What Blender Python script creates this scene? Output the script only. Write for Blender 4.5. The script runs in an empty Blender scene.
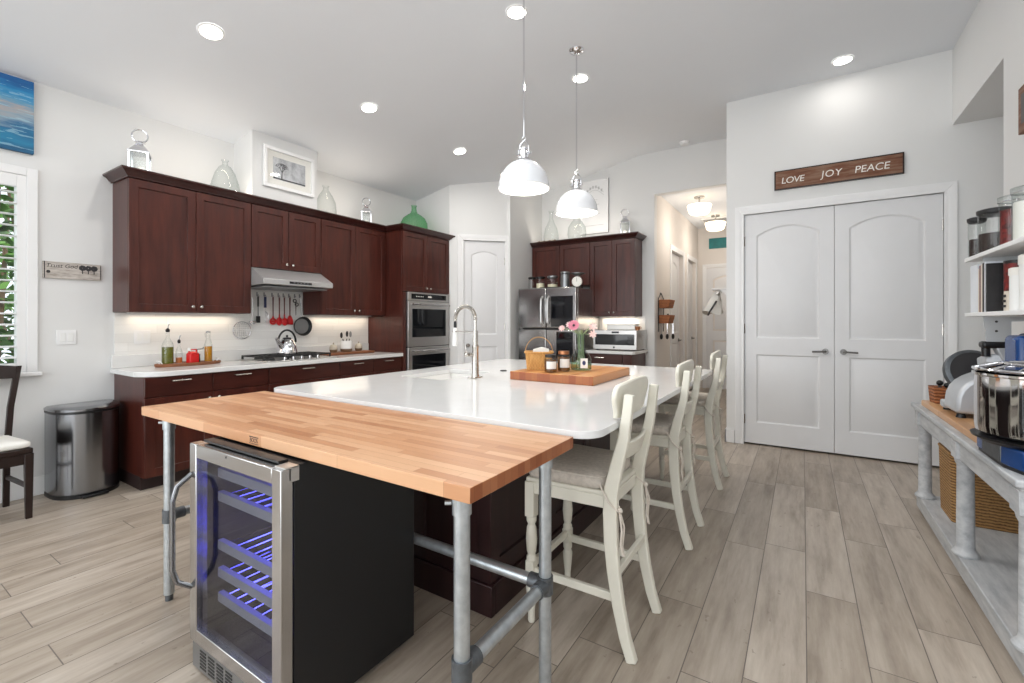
import bpy, bmesh, math, random
from mathutils import Vector, Matrix
random.seed(7)
PI = math.pi
S = bpy.context.scene
COL = S.collection
# ---------------------------------------------------------------- camera, world, lights, exposure
cd = bpy.data.cameras.new('camera'); cam = bpy.data.objects.new('camera', cd); COL.objects.link(cam)
cam.location = (0, 0, 1.30); cam.rotation_euler = (PI/2, 0, math.radians(32.6))
cd.sensor_width = 36.0; cd.lens = 455.0/1024*36.0; cd.shift_y = -(341.5-322.0)/1024
cd.clip_start = 0.05; cd.clip_end = 200
S.camera = cam
S.view_settings.view_transform = 'Standard'; S.view_settings.look = 'None'
S.view_settings.exposure = 0.18; S.view_settings.gamma = 1.0; S.view_settings.use_curve_mapping = False
W = bpy.data.worlds.new('world'); S.world = W; W.use_nodes = True
W.node_tree.nodes['Background'].inputs[0].default_value = (0.86, 0.93, 1.0, 1)
W.node_tree.nodes['Background'].inputs[1].default_value = 1.6

def area(name, loc, rot, sx, sy, energy, color=(1, 1, 1), shape='RECTANGLE', parent=None, spread=None):
    l = bpy.data.lights.new(name, 'AREA'); l.energy = energy; l.color = color; l.shape = shape
    l.size = sx
    if shape in ('RECTANGLE', 'ELLIPSE'): l.size_y = sy
    if spread: l.spread = spread
    o = bpy.data.objects.new(name, l); COL.objects.link(o); o.location = loc; o.rotation_euler = rot
    if parent: o.parent = parent
    return o
# daylight arriving through the tall glass doors of the living room behind the camera
area('daylight_back', (-1.9, -3.9, 1.7), (math.radians(97), 0, 0), 5.0, 2.6, 105, (0.96, 0.985, 1.0))
# added soft fill lamp under the ceiling, out of view, brightening the near room
area('ceiling_fill', (-0.5, 0.1, 3.62), (0, 0, 0), 3.2, 2.4, 46, (0.95, 0.98, 1.0))
# added fill lamp by the solid left wall, outside the view
area('fill_left', (-4.6, -2.2, 1.7), (PI/2, 0, -PI/2), 2.6, 1.9, 45, (0.95, 0.98, 1.0))

# sun over the roof, on the garden outside the dining window
sl = bpy.data.lights.new('sun', 'SUN'); sl.energy = 3.0; sl.angle = 0.01; sl.color = (1.0, 0.95, 0.86)
so = bpy.data.objects.new('sun', sl); COL.objects.link(so); so.rotation_euler = Vector((-0.40, -0.15, -0.9)).to_track_quat('-Z', 'Y').to_euler()

# ---------------------------------------------------------------- helpers
def lin(c):
    c = c/255.0
    return c/12.92 if c <= 0.04045 else ((c+0.055)/1.055)**2.4
def C3(r, g, b): return (lin(r), lin(g), lin(b), 1)

class NT:
    def __init__(s, name):
        s.m = bpy.data.materials.new(name); s.m.use_nodes = True
        s.t = s.m.node_tree; s.n = s.t.nodes; s.b = s.n['Principled BSDF']; s.out = s.n['Material Output']
    def node(s, typ, **kw):
        n = s.n.new(typ)
        for k, v in kw.items(): setattr(n, k, v)
        return n
    def link(s, a, b): s.t.links.new(a, b)
    def inp(s, sock, v):
        if isinstance(v, bpy.types.NodeSocket): s.link(v, sock)
        else: sock.default_value = v
    def math(s, op, a, b=0.0, c=0.0):
        n = s.node('ShaderNodeMath', operation=op)
        s.inp(n.inputs[0], a); s.inp(n.inputs[1], b); s.inp(n.inputs[2], c)
        return n.outputs[0]
    def coord(s):
        return s.node('ShaderNodeTexCoord').outputs['Object']
    def scaled(s, v, sc):
        n = s.node('ShaderNodeMapping'); s.link(v, n.inputs['Vector']); n.inputs['Scale'].default_value = sc
        return n
    def noise(s, v, scale, detail=4, rough=0.55):
        n = s.node('ShaderNodeTexNoise'); s.link(v, n.inputs['Vector'])
        n.inputs['Scale'].default_value = scale; n.inputs['Detail'].default_value = detail; n.inputs['Roughness'].default_value = rough
        return n.outputs['Fac']
    def ramp(s, fac, stops):
        n = s.node('ShaderNodeValToRGB'); s.link(fac, n.inputs[0])
        e = n.color_ramp.elements
        while len(e) < len(stops): e.new(0.5)
        for i, (p, c) in enumerate(stops): e[i].position = p; e[i].color = c
        return n.outputs[0]
    def mix(s, fac, a, b, typ='MIX'):
        n = s.node('ShaderNodeMix', data_type='RGBA', blend_type=typ)
        s.inp(n.inputs[0], fac); s.inp(n.inputs[6], a); s.inp(n.inputs[7], b)
        return n.outputs[2]
    def bump(s, h, strength=0.2, dist=0.01):
        n = s.node('ShaderNodeBump'); s.link(h, n.inputs['Height']); n.inputs['Strength'].default_value = strength; n.inputs['Distance'].default_value = dist
        s.link(n.outputs[0], s.b.inputs['Normal'])
    def set(s, **kw):
        for k, v in kw.items(): s.inp(s.b.inputs[k.replace('_', ' ')], v)
        return s
    def planks(s, v, along, across, w, L, g):
        sp = s.node('ShaderNodeSeparateXYZ'); s.link(v, sp.inputs[0])
        ac = s.math('DIVIDE', sp.outputs['XYZ'.index(across)], w); row = s.math('FLOOR', ac)
        wn = s.node('ShaderNodeTexWhiteNoise', noise_dimensions='1D'); s.link(row, wn.inputs['W'])
        al = s.math('ADD', s.math('DIVIDE', sp.outputs['XYZ'.index(along)], L), s.math('MULTIPLY', wn.outputs[0], 7.31))
        idx = s.math('FLOOR', al)
        cb = s.node('ShaderNodeCombineXYZ'); s.link(row, cb.inputs[0]); s.link(idx, cb.inputs[1])
        wn2 = s.node('ShaderNodeTexWhiteNoise', noise_dimensions='2D'); s.link(cb.outputs[0], wn2.inputs['Vector'])
        fa = s.math('FRACT', ac); fl = s.math('FRACT', al)
        da = s.math('MULTIPLY', s.math('MINIMUM', fa, s.math('SUBTRACT', 1.0, fa)), w)
        dl = s.math('MULTIPLY', s.math('MINIMUM', fl, s.math('SUBTRACT', 1.0, fl)), L)
        gap = s.math('LESS_THAN', s.math('MINIMUM', da, dl), g)
        return wn2.outputs[0], wn2.outputs[1], gap

def plain(name, rgb, rough=0.5, metal=0.0, var=0.04, scale=6.0, **kw):
    n = NT(name); c = C3(*rgb)
    f = n.noise(n.coord(), scale, 3)
    d = tuple(max(0, x*(1-var*2)) for x in c[:3])+(1,); e = tuple(min(1, x*(1+var)) for x in c[:3])+(1,)
    n.set(Base_Color=n.ramp(f, [(0.3, d), (0.7, e)]), Roughness=rough, Metallic=metal)
    for k, v in kw.items(): n.inp(n.b.inputs[k.replace('_', ' ')], v)
    return n.m
def wood(name, c1, c2, stretch=(14, 14, 1.2), rough=0.35, coat=0.0, scale=2.5, mid=0.5):
    n = NT(name); v = n.scaled(n.coord(), stretch).outputs[0]
    f = n.noise(v, scale, 6, 0.6)
    n.set(Base_Color=n.ramp(f, [(mid-0.25, C3(*c1)), (mid+0.25, C3(*c2))]), Roughness=rough, Specular_IOR_Level=0.36)
    if coat: n.set(Coat_Weight=coat, Coat_Roughness=0.12)
    n.bump(f, 0.04, 0.002)
    return n.m
def brushed(name, rgb, rough=0.28, stretch=(60, 60, 1), amt=0.12):
    n = NT(name); v = n.scaled(n.coord(), stretch).outputs[0]; f = n.noise(v, 3.0, 4)
    r = n.math('ADD', n.math('MULTIPLY', f, amt), rough-amt/2)
    c = C3(*rgb)
    n.set(Base_Color=n.ramp(f, [(0.2, tuple(x*0.9 for x in c[:3])+(1,)), (0.8, c)]), Metallic=1.0, Roughness=r)
    return n.m
def thin_glass(name, tint, edge, ior=1.45, boost=1.0, rough=0.02):
    # thin walled glass: clear face-on, denser where the wall is seen edge-on (longer path), fresnel reflection
    n = NT(name); n.n.remove(n.b)
    lw = n.node('ShaderNodeLayerWeight'); lw.inputs['Blend'].default_value = 0.35
    tr = n.node('ShaderNodeBsdfTransparent'); n.link(n.mix(lw.outputs['Facing'], tint, edge), tr.inputs[0])
    gl = n.node('ShaderNodeBsdfGlossy'); gl.inputs['Roughness'].default_value = rough
    l2 = n.node('ShaderNodeLayerWeight'); l2.inputs['Blend'].default_value = 0.5
    r0 = ((ior-1)/(ior+1))**2
    fr = n.math('ADD', n.math('MULTIPLY', n.math('POWER', l2.outputs['Facing'], 5.0), 0.8*boost), r0*boost)
    mx = n.node('ShaderNodeMixShader'); n.link(fr, mx.inputs[0])
    n.link(tr.outputs[0], mx.inputs[1]); n.link(gl.outputs[0], mx.inputs[2]); n.link(mx.outputs[0], n.out.inputs[0])
    return n.m
def glow(name, rgb, strength):
    n = NT(name); f = n.noise(n.coord(), 3.0, 1)
    c = C3(*rgb)
    n.set(Base_Color=c, Emission_Color=c, Emission_Strength=n.math('ADD', n.math('MULTIPLY', f, 0.05*strength), strength*0.97), Roughness=0.4)
    return n.m

M = {}
M['wall'] = plain('wall_paint', (224, 224, 223), 0.7, var=0.006, scale=1.5)
M['ceiling'] = plain('ceiling_paint', (230, 233, 237), 0.85, var=0.006, scale=1.5)
M['trim'] = plain('trim_paint', (236, 236, 236), 0.38, var=0.006)
M['door'] = plain('door_paint', (226, 226, 227), 0.42, var=0.006)
M['hall'] = plain('hall_paint', (226, 220, 214), 0.7, var=0.006, scale=1.5)
M['cherry'] = wood('cherry_wood', (52, 22, 18), (86, 40, 30), (9, 9, 1.0), 0.34, 0.15, 2.2)
M['cherry_y'] = wood('cherry_wood_crosswise', (50, 21, 17), (78, 36, 28), (9, 1.0, 9), 0.34, 0.15, 2.2)
M['cherry_x'] = wood('cherry_wood_moulding', (52, 23, 19), (78, 36, 28), (1.0, 9, 9), 0.34, 0.15, 2.2)
M['crown'] = wood('cherry_crown', (46, 21, 18), (66, 30, 25), (3, 3, 9), 0.3, 0.2, 2.2)
M['dark_cherry'] = wood('dark_island_wood', (38, 23, 24), (54, 32, 32), (9, 9, 1.0), 0.4, 0.05, 2.2)
M['toe'] = plain('toe_kick', (36, 18, 17), 0.6)
M['espresso'] = wood('espresso_wood', (30, 20, 18), (46, 31, 27), (9, 9, 1), 0.35, 0.1)
M['hood_steel'] = plain('hood_steel', (190, 190, 190), 0.36, 0.55, 0.02)
M['steel'] = brushed('stainless_steel', (212, 210, 208), 0.32, (2, 2, 80))
M['steel_v'] = brushed('stainless_vertical', (196, 195, 194), 0.24, (70, 70, 0.8))
M['fridge_steel'] = brushed('fridge_steel', (176, 174, 173), 0.16, (1, 1, 70), 0.06)
M['bin_steel'] = brushed('bin_steel', (150, 152, 156), 0.2, (90, 90, 0.8), 0.06)
M['nickel'] = brushed('brushed_nickel', (206, 202, 196), 0.26, (30, 30, 30))
M['galv'] = NT('galvanised_pipe')
_g = M['galv']; _f = _g.noise(_g.coord(), 30, 4)
_g.set(Base_Color=_g.ramp(_f, [(0.3, C3(176, 183, 188)), (0.7, C3(202, 208, 212))]), Metallic=0.8, Roughness=0.34); M['galv'] = _g.m
M['galv_fit'] = plain('cast_pipe_fitting', (104, 108, 112), 0.5, 0.7, 0.1, 40)
M['dark_nickel'] = plain('satin_dark_nickel', (120, 118, 116), 0.28, 1.0, 0.02)
M['chrome'] = plain('chrome', (225, 225, 228), 0.07, 1.0, 0.01)
M['iron'] = plain('cast_iron', (30, 30, 31), 0.5, 0.1)
M['black'] = plain('black_plastic', (20, 20, 22), 0.38)
M['black_satin'] = plain('black_cabinet_steel', (17, 18, 21), 0.42, 0.0, 0.03)
M['black_glass'] = plain('black_glass', (12, 14, 17), 0.06, 0.0, 0.02)
M['grey_metal'] = plain('grey_hammered_metal', (150, 152, 154), 0.35, 0.9)
M['quartz'] = plain('white_quartz', (226, 226, 225), 0.1, 0.0, 0.012, 9)
M['cream'] = plain('cream_paint', (226, 222, 208), 0.4, 0.0, 0.02, 12)
M['linen'] = plain('linen_cushion', (206, 197, 186), 0.9, 0.0, 0.08, 60)
M['tie'] = plain('linen_tie', (214, 204, 192), 0.9, 0.0, 0.05, 60)
M['greywash'] = NT('grey_washed_paint'); _g = M['greywash']
_v = _g.scaled(_g.coord(), (6, 1.2, 6)).outputs[0]; _f = _g.noise(_v, 4, 6, 0.65)
_g.set(Base_Color=_g.ramp(_f, [(0.3, C3(160, 163, 167)), (0.55, C3(190, 192, 194)), (0.75, C3(206, 207, 207))]), Roughness=0.55); M['greywash'] = _g.m
M['ceramic'] = plain('white_ceramic', (240, 239, 236), 0.16, 0.0, 0.01)
M['enamel'] = plain('white_enamel', (240, 242, 246), 0.1, 0.0, 0.005)
M['white_plastic'] = plain('white_plastic', (236, 236, 234), 0.35, 0.0, 0.01)
M['red_tool'] = plain('red_silicone', (198, 20, 26), 0.35)
M['red_paint'] = plain('red_enamel', (206, 28, 30), 0.25)
M['handle_wood'] = plain('dark_red_handle', (96, 26, 24), 0.4)
M['blue_handle'] = plain('navy_handle', (34, 44, 92), 0.4)
M['blue_paint'] = plain('blue_enamel', (16, 62, 120), 0.25)
M['navy_paint'] = plain('navy_enamel', (14, 32, 74), 0.25)
M['teal'] = plain('teal_paint', (20, 122, 124), 0.5, 0, 0.15, 10)
M['oil_green'] = plain('green_oil', (98, 98, 24), 0.15, 0, 0.1)
M['oil_amber'] = plain('amber_oil', (188, 128, 22), 0.15, 0, 0.1)
M['orange_liq'] = plain('orange_spice', (196, 112, 58), 0.4)
M['flour'] = plain('flour', (232, 224, 196), 0.8)
M['coffee'] = plain('coffee_beans', (44, 26, 20), 0.55, 0, 0.4, 80)
M['chilli'] = plain('dried_chilli', (112, 22, 18), 0.5, 0, 0.5, 45)
M['honey'] = plain('dark_honey', (112, 70, 28), 0.2, 0, 0.2, 20)
M['cast_alu'] = plain('cast_aluminium', (196, 199, 203), 0.42, 0.35, 0.03)
M['bracket'] = plain('bracket_grey', (196, 199, 201), 0.5, 0.2)
M['shelf_grey'] = plain('shelf_grey', (200, 203, 205), 0.5)
M['copper'] = plain('copper_lid', (176, 120, 84), 0.3, 0.8)
M['paper'] = plain('paper_white', (236, 234, 228), 0.8, 0, 0.01)
M['ink'] = plain('ink_dark', (50, 48, 50), 0.7)
M['faint'] = plain('faint_grey_paint', (196, 196, 196), 0.7)
M['ink_grey'] = plain('ink_grey', (150, 150, 150), 0.7)
M['cream_stone'] = plain('stoneware', (196, 186, 168), 0.5, 0, 0.08, 14)
M['brown_glaze'] = plain('brown_glaze', (116, 92, 70), 0.4, 0, 0.1, 14)
M['pink'] = plain('pink_petal', (224, 140, 160), 0.6, 0, 0.12, 30)
M['blush'] = plain('blush_petal', (240, 206, 200), 0.6, 0, 0.06, 30)
M['stem'] = plain('green_stem', (140, 156, 116), 0.6)
M['leaf'] = plain('garden_leaf', (96, 142, 62), 0.6, 0, 0.45, 3)
M['lens'] = glow('lamp_lens', (255, 250, 242), 9.0)
M['bulb'] = glow('pendant_bulb', (255, 246, 235), 10.0)
M['inner_white'] = plain('pendant_lining', (250, 250, 248), 0.3, 0, 0.003)
M['opal'] = glow('opal_glass_lit', (255, 240, 214), 1.6)
M['led_blue'] = glow('blue_led', (40, 40, 255), 14.0)
M['glass'] = thin_glass('clear_glass', (0.97, 0.98, 0.975, 1), (0.74, 0.78, 0.77, 1))
M['glass_green'] = thin_glass('green_glass', (0.66, 0.9, 0.70, 1), (0.22, 0.6, 0.34, 1))
M['glass_vase'] = thin_glass('pale_green_vase_glass', (0.86, 0.93, 0.91, 1), (0.42, 0.54, 0.52, 1))
M['vase_water'] = thin_glass('stem_water', (0.80, 0.87, 0.74, 1), (0.6, 0.7, 0.55, 1))
M['glass_dark'] = thin_glass('smoked_door_glass', (0.72, 0.73, 0.77, 1), (0.6, 0.6, 0.63, 1), 1.5)
M['glass_pane'] = thin_glass('window_glass', (0.99, 0.99, 0.99, 1), (0.97, 0.98, 0.98, 1), 1.45, 0.6)
M['kitchen_glass'] = plain('oven_glass', (16, 18, 22), 0.05, 0, 0.02)

def mk_floor():
    n = NT('wood_look_tile'); v = n.coord()
    mp = n.node('ShaderNodeMapping'); n.link(v, mp.inputs[0]); mp.inputs['Location'].default_value = (-0.012+0.198*40, 9.3, 0)
    r, rc, gap = n.planks(mp.outputs[0], 'Y', 'X', 0.198, 1.2, 0.002)
    add = n.node('ShaderNodeVectorMath', operation='ADD'); n.link(v, add.inputs[0])
    sc = n.node('ShaderNodeVectorMath', operation='SCALE'); n.link(rc, sc.inputs[0]); sc.inputs['Scale'].default_value = 9.0; n.link(sc.outputs[0], add.inputs[1])
    st = n.scaled(add.outputs[0], (7, 0.9, 1)).outputs[0]
    g1 = n.noise(st, 2.2, 7, 0.62)
    st2 = n.scaled(add.outputs[0], (34, 2.2, 1)).outputs[0]; g2 = n.noise(st2, 2.0, 5, 0.6)
    kn = n.noise(n.scaled(add.outputs[0], (7.5, 4.5, 1)).outputs[0], 3.4, 3, 0.6)
    base = n.ramp(g1, [(0.30, C3(152, 142, 131)), (0.5, C3(190, 180, 169)), (0.70, C3(211, 203, 193))])
    c = n.mix(n.math('MULTIPLY', g2, 0.45), base, C3(150, 137, 124), 'MIX')
    tone = n.ramp(r, [(0.0, C3(222, 216, 208)), (1.0, C3(255, 252, 248))])
    c = n.mix(1.0, c, tone, 'MULTIPLY')
    km = n.math('MULTIPLY', n.math('GREATER_THAN', kn, 0.70), 0.4)
    c = n.mix(km, c, C3(112, 98, 86))
    c = n.mix(gap, c, C3(104, 95, 87))
    n.set(Base_Color=c, Roughness=n.math('ADD', n.math('MULTIPLY', g2, 0.15), 0.3))
    n.bump(n.math('SUBTRACT', n.math('MULTIPLY', g2, 0.15), gap), 0.25, 0.003)
    return n.m
M['floor'] = mk_floor()
def mk_butcher(name, along, across, w, L, c1, c2, c3, other=None, rough=0.33):
    n = NT(name); v = n.coord()
    r, rc, gap = n.planks(v, along, across, w, L, 0.0004)
    st = [22, 22, 22]; st['XYZ'.index(along)] = 1.6
    f = n.noise(n.scaled(v, tuple(st)).outputs[0], 2.2, 5, 0.6)
    k = n.math('ADD', n.math('MULTIPLY', r, 0.72), n.math('MULTIPLY', f, 0.3))
    c = n.ramp(k, [(0.1, C3(*c1)), (0.5, C3(*c2)), (0.95, C3(*c3))])
    c = n.mix(gap, c, C3(150, 100, 64))
    nm = n.node('ShaderNodeSeparateXYZ'); n.link(n.node('ShaderNodeTexCoord').outputs['Normal'], nm.inputs[0])
    eg = n.math('GREATER_THAN', n.math('ABSOLUTE', nm.outputs['XYZ'.index(along)]), 0.8)   # darker end grain on the cut ends
    c = n.mix(n.math('MULTIPLY', eg, 0.9), c, n.mix(1.0, c, C3(190, 146, 116), 'MULTIPLY'))
    n.set(Base_Color=c, Roughness=rough)
    return n.m
M['butcher'] = mk_butcher('butcher_block', 'X', 'Y', 0.034, 0.42, (176, 120, 82), (200, 148, 108), (216, 172, 134))
M['board'] = mk_butcher('cutting_board_wood', 'Y', 'X', 0.045, 2.0, (176, 104, 52), (200, 134, 76), (214, 156, 96))
M['board2'] = mk_butcher('buffet_board_wood', 'Y', 'X', 0.06, 0.5, (184, 134, 88), (205, 158, 112), (218, 176, 134))
M['tray_wood'] = wood('tray_wood', (92, 54, 36), (150, 96, 64), (9, 1, 9), 0.45)
M['plank_brown'] = NT('rustic_plank'); _g = M['plank_brown']
_v = _g.scaled(_g.coord(), (1.6, 1, 16)).outputs[0]; _f = _g.noise(_v, 2.0, 6, 0.65)
_g.set(Base_Color=_g.ramp(_f, [(0.25, C3(62, 34, 22)), (0.45, C3(112, 66, 40)), (0.6, C3(134, 104, 84)), (0.78, C3(122, 70, 38))]), Roughness=0.6); M['plank_brown'] = _g.m
def mk_wicker(name, c1, c2, sc=90):
    n = NT(name); v = n.coord()
    w1 = n.node('ShaderNodeTexWave', wave_type='BANDS', bands_direction='Z'); n.link(v, w1.inputs[0]); w1.inputs['Scale'].default_value = sc/6.0; w1.inputs['Distortion'].default_value = 2.0; w1.inputs['Detail Scale'].default_value = 3
    f = n.noise(v, sc, 4, 0.6)
    k = n.math('ADD', n.math('MULTIPLY', w1.outputs['Fac'], 0.5), n.math('MULTIPLY', f, 0.6))
    n.set(Base_Color=n.ramp(k, [(0.2, C3(*c1)), (0.75, C3(*c2))]), Roughness=0.7)
    n.bump(k, 0.9, 0.012)
    return n.m
M['wicker'] = mk_wicker('water_hyacinth_weave', (98, 66, 36), (190, 146, 92), 110)
def mk_splint():
    n = NT('honey_splint_weave'); v = n.scaled(n.coord(), (1, 1, 1)).outputs[0]
    c = n.node('ShaderNodeTexChecker'); n.link(n.scaled(v, (60, 60, 60)).outputs[0], c.inputs[0]); c.inputs['Scale'].default_value = 1.6
    f = n.noise(n.scaled(v, (50, 50, 6)).outputs[0], 3, 4)
    n.set(Base_Color=n.ramp(n.math('ADD', n.math('MULTIPLY', c.outputs['Fac'], 0.12), f), [(0.3, C3(176, 120, 58)), (0.75, C3(216, 166, 96))]), Roughness=0.6)
    return n.m
M['wicker_light'] = mk_splint()
M['rattan'] = mk_wicker('brown_rattan', (104, 56, 30), (176, 110, 66), 90)
def mk_tile():
    n = NT('backsplash_tile'); v = n.coord()
    r, rc, gap = n.planks(v, 'Y', 'Z', 0.075, 0.6, 0.0012)
    n.set(Base_Color=n.mix(gap, n.ramp(r, [(0, C3(232, 231, 228)), (1, C3(240, 239, 236))]), C3(222, 220, 217)), Roughness=0.12)
    return n.m
M['tile'] = mk_tile()
def mk_art():
    n = NT('abstract_sea_painting'); v = n.coord()
    f = n.noise(n.scaled(v, (1, 2.0, 11)).outputs[0], 1.6, 6, 0.62)
    g = n.noise(n.scaled(v, (1, 3.0, 26)).outputs[0], 1.8, 5, 0.6)
    sp = n.node('ShaderNodeSeparateXYZ'); n.link(v, sp.inputs[0])
    z = n.math('ADD', n.math('MULTIPLY', sp.outputs[2], 1.9), n.math('MULTIPLY', n.math('SUBTRACT', f, 0.5), 0.55))
    c = n.ramp(z, [(0.0, C3(8, 84, 124)), (0.16, C3(22, 122, 162)), (0.30, C3(12, 96, 140)), (0.46, C3(140, 160, 174)), (0.58, C3(168, 160, 158)), (0.68, C3(92, 150, 182)), (0.8, C3(24, 132, 186)), (0.96, C3(14, 88, 150))])
    c = n.mix(n.math('MULTIPLY', n.math('GREATER_THAN', g, 0.6), 0.45), c, C3(160, 200, 214))
    n.set(Base_Color=c, Roughness=0.5)
    return n.m
M['art'] = mk_art()
def mk_photo():
    n = NT('misty_photo_print'); v = n.coord()
    f = n.noise(n.scaled(v, (1, 6, 6)).outputs[0], 2.0, 6, 0.7)
    n.set(Base_Color=n.ramp(f, [(0.3, C3(140, 142, 146)), (0.6, C3(196, 198, 202))]), Roughness=0.25)
    return n.m
M['photo'] = mk_photo()
M['weathered'] = NT('weathered_board'); _g = M['weathered']
_f = _g.noise(_g.scaled(_g.coord(), (1, 3, 20)).outputs[0], 3.0, 6, 0.7)
_g.set(Base_Color=_g.ramp(_f, [(0.3, C3(128, 120, 112)), (0.5, C3(186, 178, 170)), (0.7, C3(208, 202, 196))]), Roughness=0.7); M['weathered'] = _g.m

class MB:
    def __init__(s): s.bm = bmesh.new()
    def _v(s, pts): return [s.bm.verts.new(p) for p in pts]
    def face(s, pts):
        try: return s.bm.faces.new(s._v(pts))
        except ValueError: return None
    def box(s, x0, y0, z0, x1, y1, z1):
        v = s._v([(x0,y0,z0),(x1,y0,z0),(x1,y1,z0),(x0,y1,z0),(x0,y0,z1),(x1,y0,z1),(x1,y1,z1),(x0,y1,z1)])
        for f in ((0,3,2,1),(4,5,6,7),(0,1,5,4),(1,2,6,5),(2,3,7,6),(3,0,4,7)): s.bm.faces.new([v[i] for i in f])
        return s
    def loft(s, loops, cap=True, closed=True):
        L = [s._v(l) for l in loops]
        n = len(L[0])
        for a, b in zip(L, L[1:]):
            for i in range(n if closed else n-1):
                j = (i+1) % n
                s.bm.faces.new((a[i], a[j], b[j], b[i]))
        if cap and closed:
            s.bm.faces.new(list(reversed(L[0]))); s.bm.faces.new(L[-1])
        return s
    def lathe(s, prof, c=(0, 0, 0), seg=24, ax='Z', sx=1.0, sy=1.0, cap=True):
        loops = []
        for r, z in prof:
            r = max(r, 0.0004)
            l = []
            for i in range(seg):
                a = 2*PI*i/seg; u, w = r*math.cos(a)*sx, r*math.sin(a)*sy
                if ax == 'Z': p = (u, w, z)
                elif ax == 'Y': p = (u, z, w)
                else: p = (z, u, w)
                l.append((c[0]+p[0], c[1]+p[1], c[2]+p[2]))
            loops.append(l)
        return s.loft(loops, cap)
    def tube(s, pts, r, seg=8, radii=None, closed=False):
        P = [Vector(p) for p in pts]; n = len(P)
        up = None; loops = []
        for i in range(n):
            if closed: d = P[(i+1) % n]-P[i-1]
            else: d = P[min(i+1, n-1)]-P[max(i-1, 0)]
            d.normalize()
            if up is None:
                up = Vector((0, 0, 1)) if abs(d.z) < 0.9 else Vector((1, 0, 0))
            up = (up-d*up.dot(d)).normalized(); sd = d.cross(up)
            rr = radii[i] if radii else r
            loops.append([P[i]+(up*math.cos(2*PI*k/seg)+sd*math.sin(2*PI*k/seg))*rr for k in range(seg)])
        if closed: loops.append(loops[0]); return s.loft(loops, False)
        return s.loft(loops)
    def cyl(s, p0, p1, r, r1=None, seg=16):
        return s.tube([p0, p1], r, seg, [r, r if r1 is None else r1])
    def sweep(s, pts, w, h, side=(0, 1, 0), ws=None, hs=None):
        # rectangular section: w along side, h across it
        P = [Vector(p) for p in pts]; sd = Vector(side).normalized(); loops = []
        for i in range(len(P)):
            d = (P[min(i+1, len(P)-1)]-P[max(i-1, 0)]).normalized(); nn = d.cross(sd).normalized()
            a = (ws[i] if ws else w)/2; b = (hs[i] if hs else h)/2
            loops.append([P[i]+sd*a+nn*b, P[i]-sd*a+nn*b, P[i]-sd*a-nn*b, P[i]+sd*a-nn*b])
        return s.loft(loops)
    def prism(s, poly, plane, a, b):
        f = {'xy': lambda u, v, t: (u, v, t), 'xz': lambda u, v, t: (u, t, v), 'yz': lambda u, v, t: (t, u, v)}[plane]
        return s.loft([[f(u, v, a) for u, v in poly], [f(u, v, b) for u, v in poly]])
    def torus(s, c, R, r, ax='Z', seg=28, sec=8, a0=0, a1=None):
        pts = []
        full = a1 is None
        N = seg
        for i in range(N if full else N+1):
            a = 2*PI*i/N if full else a0+(a1-a0)*i/N
            u, w = R*math.cos(a), R*math.sin(a)
            p = {'Z': (u, w, 0), 'Y': (u, 0, w), 'X': (0, u, w)}[ax]
            pts.append((c[0]+p[0], c[1]+p[1], c[2]+p[2]))
        return s.tube(pts, r, sec, closed=full)
    def sphere(s, c, r, sx=1, sy=1, sz=1, seg=16, rings=10):
        return s.lathe([(r*math.sin(PI*i/rings), -r*sz*math.cos(PI*i/rings)) for i in range(rings+1)], c, seg, 'Z', sx, sy)
    def holed(s, outer, holes, z0, z1):
        for z in (z0, z1):
            ed = []
            for lp in [outer]+holes:
                v = s._v([(x, y, z) for x, y in lp])
                ed += [s.bm.edges.new((v[i], v[(i+1) % len(v)])) for i in range(len(v))]
            bmesh.ops.triangle_fill(s.bm, use_beauty=True, edges=ed)
        for lp in [outer]+holes:
            n = len(lp)
            for i in range(n):
                (x0, y0), (x1, y1) = lp[i], lp[(i+1) % n]
                s.face([(x0, y0, z0), (x1, y1, z0), (x1, y1, z1), (x0, y0, z1)])
        bmesh.ops.remove_doubles(s.bm, verts=s.bm.verts, dist=1e-5)
        return s
    def panel(s, F, w, h, t, holes, rec=0.009, s1=0.004, s2=None, fld=0.0):
        # door slab in (u, v, d) mapped by F, front face pierced by recessed panels
        ed = []
        outer = [(0, 0), (w, 0), (w, h), (0, h)]
        for lp in [outer]+holes:
            v = s._v([F(u, q, 0) for u, q in lp])
            ed += [s.bm.edges.new((v[i], v[(i+1) % len(v)])) for i in range(len(v))]
        bmesh.ops.triangle_fill(s.bm, use_beauty=True, edges=ed)
        for i in range(4):
            a, b = outer[i], outer[(i+1) % 4]
            s.face([F(*a, 0), F(*b, 0), F(*b, -t), F(*a, -t)])
        s.face([F(u, q, -t) for u, q in outer])
        for lp in holes:
            rings = [(lp, 0.0), (inset(lp, s1), -rec)]
            if s2: rings += [(inset(lp, s1+0.012), -rec), (inset(lp, s2), -rec+fld)]
            s.loft([[F(u, q, d) for u, q in r] for r, d in rings], False)
            r, d = rings[-1]; s.face([F(u, q, d) for u, q in r])
        bmesh.ops.remove_doubles(s.bm, verts=s.bm.verts, dist=1e-5)
        return s
    def xf(s, mat):
        bmesh.ops.transform(s.bm, matrix=mat, verts=s.bm.verts); return s
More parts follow.
